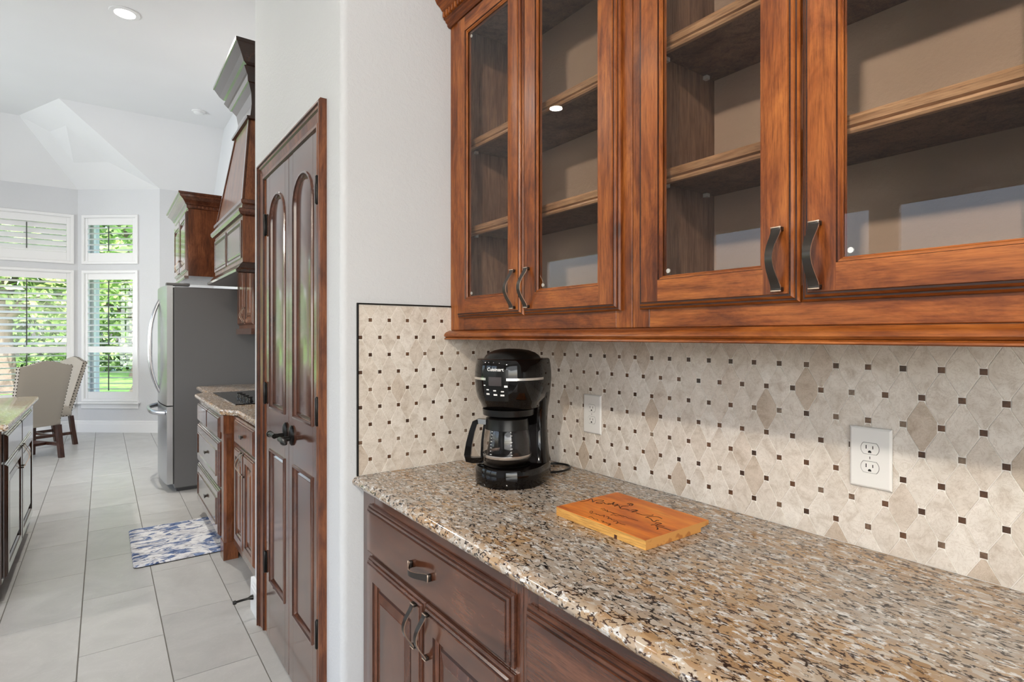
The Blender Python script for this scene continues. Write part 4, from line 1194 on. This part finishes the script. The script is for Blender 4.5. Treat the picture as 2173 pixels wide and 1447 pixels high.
def headr(z):
    T_ = [(.228,.080),(.244,.0905),(.249,.094),(.262,.101),(.285,.1065),(.315,.1095),(.340,.1090),(.362,.1065),(.378,.103)]
    for (z0, r0), (z1, r1) in zip(T_, T_[1:]):
        if z0 <= z <= z1: return r0+(r1-r0)*(z-z0)/(z1-z0)
    return .10
def onhead(x, z, d=.0008):
    """arc length x measured on the front of the head"""
    r = headr(z); an = x/.107
    return ((r+d)*math.sin(an), -(r-.0025+d)*math.cos(an), z)
def patch(name, x0, x1, z0, z1, mat, d=.0008, rad=.0, parent=None, nx=16, nz=5):
    mb = MB(); vs = []; F = []
    for j in range(nz+1):
        for i in range(nx+1):
            x = x0+(x1-x0)*i/nx; z = z0+(z1-z0)*j/nz
            vs.append(onhead(x, z, d))
    for j in range(nz):
        for i in range(nx): F.append((j*(nx+1)+i, j*(nx+1)+i+1, (j+1)*(nx+1)+i+1, (j+1)*(nx+1)+i))
    mb.add(vs, F); return obj(name, mb, mat, parent or hdm, 60, raw=True)
patch('trim_band', -.168, -.036, .3195, .3265, SILV, .0012, nx=30, nz=1); patch('trim_band', .030, .168, .3195, .3265, SILV, .0012, nx=30, nz=1)
patch('control_panel', -.047, .036, .258, .352, CMM, .0006)
patch('display', -.025, .016, .304, .330, LCD, .0012)
def print_text(name, s, x, z, h):
    cu = bpy.data.curves.new('t', 'FONT'); cu.body = s; cu.size = h; cu.align_x = 'LEFT'; cu.resolution_u = 2; cu.offset = h*.012
    o = bpy.data.objects.new('t', cu); COL.objects.link(o)
    bpy.context.view_layer.update()
    me = bpy.data.meshes.new_from_object(o.evaluated_get(bpy.context.evaluated_depsgraph_get()))
    bpy.data.objects.remove(o); mb = MB()
    mb.add([onhead(x+v.co.x, z+v.co.y, .0014) for v in me.vertices], [list(p.vertices) for p in me.polygons])
    bpy.data.meshes.remove(me)
    return obj(name, mb, PRINT, hdm, raw=True)
print_text('brand_print', 'Cuisinart', -.031, .3475, .0145)
for bx0, bz in ((-.034,.290),(-.010,.288),(.014,.286)): patch('button', bx0, bx0+.009, bz, bz+.0035, PRINT, .0014, nx=3, nz=1)
for bx0, bz in ((-.036,.2765),(-.010,.275),(.012,.274)): patch('button_print', bx0, bx0+.012, bz, bz+.005, PRINT, .0014, nx=3, nz=1)
patch('button_print', -.044, -.037, .303, .306, PRINT, .0014, nx=3, nz=1); patch('button_print', .024, .034, .300, .306, PRINT, .0014, nx=3, nz=1)
Ri = Matrix.Rotation(-ROT, 3, 'Z')
def loc(p): v = Ri @ Vector((p[0]-CX, p[1]-CY, p[2]-CZ)); return tuple(v)
cp = [(1.100,1.470,.926),(1.16,1.500,.919),(1.22,1.520,.9185),(1.275,1.500,.9185),(1.298,1.465,.9185),(1.290,1.432,.9185),(1.255,1.405,.9185),(1.21,1.400,.9185),(1.165,1.420,.9185),(1.125,1.455,.920),(1.09,1.49,.925)]
def smooth(P, k=4):
    out = []; n = len(P)
    for i in range(n-1):
        p0, p1, p2, p3 = [Vector(P[max(0, min(n-1, i+j))]) for j in (-1,0,1,2)]
        for s in range(k):
            t = s/k
            out.append(tuple(.5*((2*p1)+(p2-p0)*t+(2*p0-5*p1+4*p2-p3)*t*t+(3*p1-p0-3*p2+p3)*t**3)))
    out.append(tuple(P[-1])); return out
obj('power_cord', MB().tube(smooth([loc(p) for p in cp]), .0037, 8), CMM, cm, 60, raw=True)
# carafe, lifts off the plate
ca = thing('coffee_carafe', 'empty glass coffee carafe with black handle inside the coffee maker', 'carafe', (CX, CY, CZ), ROT)
cc = (0, -.022, 0)
gp = [(.060,.0617),(.066,.064),(.0725,.073),(.0735,.090),(.073,.11),(.0705,.14),(.066,.165),(.0605,.183),(.0595,.190)]
g_ = MB().lathe(gp, cc, 44, cap=False); g_.lathe([(r-.0022, z+.001) for r, z in gp], cc, 44, cap=False)
g_.lathe([(.001,.0625),(.060,.0625)], cc, 44, cap=False)
obj('glass_body', g_, CARAFE, ca, 60, raw=True)
obj('metal_band', MB().lathe([(.0737,.084),(.0745,.0845),(.0747,.0935),(.0738,.094)], cc, 44, cap=False), SILV, ca, 60, raw=True)
obj('collar', MB().lathe([(.0600,.178),(.0640,.179),(.0665,.168),(.0680,.168),(.0650,.190),(.0650,.200),(.058,.200)], cc, 44, cap=False), CMM, ca, 60, raw=True)
obj('lid', MB().lathe([(.001,.207),(.045,.2065),(.060,.203),(.063,.198),(.001,.198)], cc, 44), CMM, ca, 60, raw=True)
mk = MB()
for sgn, a0, n_ in ((1, -1.95, 9), (1, -1.05, 8)):
    for k in range(n_):
        z = .098+k*.0095; r = .0738-.0000; 
        rr = [q for q in gp]; 
        for (r0, z0), (r1, z1) in zip(gp, gp[1:]):
            if z0 <= z <= z1: r = r0+(r1-r0)*(z-z0)/(z1-z0)
        r += .0005; da = .09 if k % 2 == 0 else .06
        mk.add([(cc[0]+r*math.cos(a0+e), cc[1]+r*math.sin(a0+e), z+q) for e, q in ((0,0),(da,0),(da,.0013),(0,.0013))], [(0,1,2,3)])
obj('fill_marks', mk, PRINT, ca, raw=True)
hdir = Vector((-.95, -.31, 0)).normalized(); hp = Vector((-hdir.y, hdir.x, 0))
def hpt(r, z, s): p = Vector(cc)+hdir*r+hp*s; return (p.x, p.y, z)
outer = [(.062,.193),(.092,.196),(.106,.192),(.116,.165),(.126,.125),(.133,.085),(.135,.062),(.072,.062)]
inner = [(.072,.078),(.112,.080),(.108,.110),(.101,.145),(.094,.172),(.088,.180),(.062,.180)]
def bar(P, w): 
    mb = MB(); return mb
hb = MB()
seg = [((.064,.194,.180)), ]
path = [(.064,.1865),(.088,.189),(.099,.184),(.108,.158),(.117,.120),(.122,.085),(.120,.071),(.105,.068),(.074,.070)]
hwid = [.010,.0105,.011,.0115,.012,.012,.012,.011,.010]; hth = [.0075,.0075,.0085,.0085,.0095,.0105,.0095,.0085,.0085]
loops = []
for i, (r, z) in enumerate(path):
    a = Vector(path[max(0,i-1)]); c2 = Vector(path[min(len(path)-1,i+1)]); tt = (c2-a).normalized(); nn = Vector((-tt.y, tt.x))
    w, th = hwid[i], hth[i]
    q1, q2 = Vector((r, z))+nn*th, Vector((r, z))-nn*th
    loops.append([hpt(q1.x, q1.y, -w*.8), hpt(q1.x, q1.y, w*.8), hpt(q2.x, q2.y, w), hpt(q2.x, q2.y, -w)])
hb.loft(loops); obj('handle', hb, CMB, ca, 50, raw=True)
obj('handle_spine', MB().loft([[hpt(.0745,z,-.008),hpt(.0745,z,.008),hpt(.079,z,.007),hpt(.079,z,-.007)] for z in (.068,.092)] ), CMB, ca, raw=True)
sp = MB().loft([[hpt(r0+o_,z,s) for o_, s in ((0,-.009),(0,.009),(.006,.007),(.006,-.007))] for r0, z in ((.0745,.062),(.0755,.09),(.0735,.13),(.069,.165),(.064,.192))])
obj('handle_strap', sp, CMB, ca, 50, raw=True)

# ================================================================ engraved board
BX0, BX1, BY0, BY1, BZ0, BZ1 = .922, 1.142, .786, 1.074, .9147, .9365
bd = thing('wooden_board', 'orange cedar board with burned script lying on the granite', 'board', ((BX0+BX1)/2, (BY0+BY1)/2, BZ0))
m_ = MB()
# long section along y: top full length, underside notched near both ends
nt0, nt1 = BY0, .845
poly = [(BX0,BZ0),(BX0,BZ1-.001),(BX0+.001,BZ1),(BX1-.001,BZ1),(BX1,BZ1-.001),(BX1,BZ1-.010),(BX1-.030,BZ1-.0125),(BX1-.030,BZ0)]
def bsec(y, z0=BZ0): return [(x, y, z) for x, z in poly]
m_.loft([bsec(BY0), bsec(BY1)], cap0=True, cap1=True)
F2 = list(range(len(m_.f)))
for k in range(len(poly)): m_.m[k] = 0
m_.m[0] = 2; m_.m[-1] = 1; m_.m[-2] = 1
o = obj('plank', m_, [BOARD, BEND, BSAP], bd)
obj('notch', MB().box(BX0-.0006, BX0+.003, .868, .876, BZ0, BZ0+.0085), INKD, bd)
# burned script, traced as pen strokes in board coordinates (u along -y, v towards +x), metres from the near-left corner
STROKES = [(0.0013, [(1.0, 1.07), (1.016, 1.064), (1.031, 1.068), (1.04, 1.07), (1.033, 1.059), (1.022, 1.047), (1.031, 1.05), (1.043, 1.052)]), (0.0013, [(1.043, 1.052), (1.051, 1.047), (1.053, 1.038), (1.042, 1.036), (1.032, 1.039), (1.024, 1.036), (1.028, 1.029), (1.035, 1.027)]), (0.0013, [(1.03, 1.025), (1.042, 1.027), (1.038, 1.019), (1.039, 1.012), (1.047, 1.013), (1.048, 1.008)]), (0.0013, [(1.038, 1.009), (1.049, 1.007), (1.066, 1.013), (1.048, 1.001), (1.05, 0.996), (1.06, 0.995), (1.049, 0.989)]), (0.0013, [(1.041, 0.989), (1.053, 0.99), (1.053, 0.984), (1.044, 0.973), (1.058, 0.977), (1.068, 0.972), (1.07, 0.968)]), (0.0013, [(1.043, 0.972), (1.039, 0.964), (1.045, 0.96), (1.048, 0.953), (1.047, 0.944)]), (0.0013, [(1.049, 0.942), (1.06, 0.941), (1.062, 0.934), (1.05, 0.934), (1.042, 0.932), (1.052, 0.929), (1.064, 0.932)]), (0.0013, [(1.046, 0.922), (1.045, 0.913), (1.046, 0.901), (1.053, 0.893), (1.059, 0.886), (1.067, 0.887)]), (0.0013, [(1.081, 0.982), (1.091, 0.984), (1.094, 0.978), (1.09, 0.971), (1.079, 0.967), (1.079, 0.974), (1.089, 0.978), (1.086, 0.97)]), (0.0013, [(1.036, 0.884), (1.046, 0.885), (1.056, 0.879), (1.063, 0.871), (1.061, 0.856)]), (0.0013, [(1.041, 0.883), (1.038, 0.87), (1.031, 0.86), (1.029, 0.853), (1.042, 0.855), (1.043, 0.851)]), (0.0013, [(1.021, 0.844), (1.031, 0.843), (1.032, 0.834), (1.019, 0.837), (1.019, 0.829), (1.022, 0.818)]), (0.0013, [(1.005, 0.842), (1.014, 0.838), (1.01, 0.827), (1.013, 0.814), (1.013, 0.803), (1.013, 0.793)]), (0.0013, [(1.005, 0.828), (1.003, 0.821), (0.993, 0.815), (0.999, 0.816)]), (0.0008, [(0.961, 0.995), (0.967, 0.995), (0.965, 0.988), (0.956, 0.985), (0.957, 0.991), (0.955, 0.982), (0.96, 0.977), (0.961, 0.97)]), (0.0008, [(0.958, 0.971), (0.962, 0.966), (0.96, 0.959), (0.964, 0.954), (0.97, 0.954), (0.959, 0.945)]), (0.0008, [(0.968, 0.945), (0.969, 0.938), (0.958, 0.931), (0.965, 0.929), (0.96, 0.92), (0.964, 0.915)]), (0.0008, [(0.953, 0.909), (0.962, 0.907), (0.958, 0.899), (0.949, 0.897), (0.957, 0.894), (0.956, 0.886), (0.959, 0.877)]), (0.0008, [(0.929, 0.966), (0.936, 0.965), (0.934, 0.956), (0.931, 0.948), (0.934, 0.942), (0.93, 0.935)]), (0.0008, [(0.935, 0.93), (0.937, 0.923), (0.93, 0.921), (0.935, 0.915), (0.933, 0.909), (0.937, 0.902), (0.925, 0.899), (0.933, 0.897)]), (0.0008, [(0.998, 0.994), (1.006, 0.991), (1.001, 0.981), (1.004, 0.976), (0.995, 0.969), (1.0, 0.963), (0.997, 0.951), (1.002, 0.945)]), (0.0008, [(0.983, 0.946), (0.991, 0.943), (0.989, 0.933), (0.997, 0.929), (0.997, 0.919), (1.004, 0.919), (1.0, 0.906), (1.002, 0.896), (1.004, 0.879)]), (0.0008, [(0.997, 0.987), (0.997, 0.974), (0.999, 0.957), (1.001, 0.939), (1.003, 0.922)])]
ink = MB()
def stroke(P, w):
    P = smooth([(x, y, 0) for x, y in P], 4)
    L = []
    for i in range(len(P)):
        a = Vector(P[max(0,i-1)]); c2 = Vector(P[min(len(P)-1,i+1)]); t = (c2-a)
        if t.length < 1e-7: t = Vector((1,0,0))
        t.normalize(); n = Vector((-t.y, t.x, 0)); p = Vector(P[i])
        L.append([tuple(p+n*w+Vector((0,0,BZ1+.0001))), tuple(p-n*w+Vector((0,0,BZ1+.0001))), tuple(p-n*w+Vector((0,0,BZ1+.0004))), tuple(p+n*w+Vector((0,0,BZ1+.0004)))])
    ink.loft(L)
for w, P in STROKES: stroke(P, w)
obj('script', ink, INKD, bd)

# ================================================================ garden beyond the windows
tag(obj('lawn', MB().box(-30, 30, 9.6, 60, -.5, -.30), LAWN), 'sunlit green lawn outside the bay windows', kind='structure')
def tree(label, x, y, tr, th, blobs, nleaf, mat, seed, ls=.16):
    rn = random.Random(seed)
    t = thing('tree', label, 'tree', (x, y, -.3), group='trees in the garden')
    tk = MB().tube([(x,y,-.32),(x+.03,y,.2),(x-.05,y+.05,th*.5),(x+.05,y,th)], [tr*1.5,tr*1.05,tr*.9,tr*.6], 12)
    for bx, by, bz, br in blobs[:4]: tk.tube([(x,y,th*.6),((x+bx)/2,(y+by)/2,(th*.6+bz)/2+.2),(bx,by,bz)], [tr*.45,tr*.3,tr*.12], 7)
    obj('trunk', tk, TRUNK, t, 60)
    vs = []; F = []
    for _ in range(nleaf):
        bx, by, bz, br = rn.choice(blobs)
        d = Vector((rn.gauss(0,1), rn.gauss(0,1), rn.gauss(0,1))).normalized()*br*rn.uniform(.55,1.05)
        p = Vector((bx, by, bz))+d
        a = Vector((rn.gauss(0,1), rn.gauss(0,1), rn.gauss(0,.6))).normalized(); c = a.cross(Vector((rn.gauss(0,1), rn.gauss(0,1), rn.gauss(0,1)))).normalized()
        s = ls*rn.uniform(.6,1.3); k = len(vs)
        vs += [tuple(p-a*s), tuple(p+c*s*.45), tuple(p+a*s), tuple(p-c*s*.45)]; F.append((k,k+1,k+2,k+3))
    o = obj('crown', MB().add(vs, F), mat, t); o['kind'] = 'stuff'
rn = random.Random(3)
def blobs(x, y, z, n, sp, r): return [(x+rn.uniform(-sp,sp), y+rn.uniform(-sp*.6,sp*.6), z+rn.uniform(-sp*.7,sp*.7), r*rn.uniform(.7,1.2)) for _ in range(n)]
tree('garden tree with a thick grey trunk seen through the narrow window', .95, 16.0, .40, 4.0, blobs(.9, 16.0, 5.0, 9, 1.8, 1.2), 5000, LEAF, 1)
tree('pale green garden tree straight behind the wide bay window', -2.3, 21.6, .25, 3.0, blobs(-2.2, 21.6, 3.6, 12, 1.9, 1.2), 6500, LEAF2, 2)
tree('green garden tree filling the narrow window behind the trunk', 1.2, 27.4, .25, 3.2, blobs(1.2, 27.4, 3.4, 12, 2.2, 1.4), 6500, LEAF2, 3)
tree('dark green garden tree at the far side of the bay view', -9.6, 21.6, .25, 3.2, blobs(-9.5, 21.6, 3.6, 12, 2.0, 1.3), 5000, LEAF, 4)
tree('green garden tree behind the fridge side of the bay', 5.4, 21.6, .25, 3.2, blobs(5.4, 21.6, 3.8, 11, 2.0, 1.3), 5000, LEAF, 5)
hg = thing('hedge', 'clipped green hedge along the back of the garden', 'hedge', (-1, 32, -.3))
rn2 = random.Random(9); vs = []; F = []
for _ in range(12000):
    p = Vector((rn2.uniform(-14,12), 32+rn2.uniform(-.6,.6), rn2.uniform(-.3,3.2)))
    a = Vector((rn2.gauss(0,1), rn2.gauss(0,1), rn2.gauss(0,1))).normalized(); c = a.cross(Vector((rn2.gauss(0,1), rn2.gauss(0,1), rn2.gauss(0,1)))).normalized(); k = len(vs); s = rn2.uniform(.12,.28)
    vs += [tuple(p-a*s), tuple(p+c*s*.5), tuple(p+a*s), tuple(p-c*s*.5)]; F.append((k,k+1,k+2,k+3))
o = obj('foliage', MB().add(vs, F), LEAF, hg); o['kind'] = 'stuff'
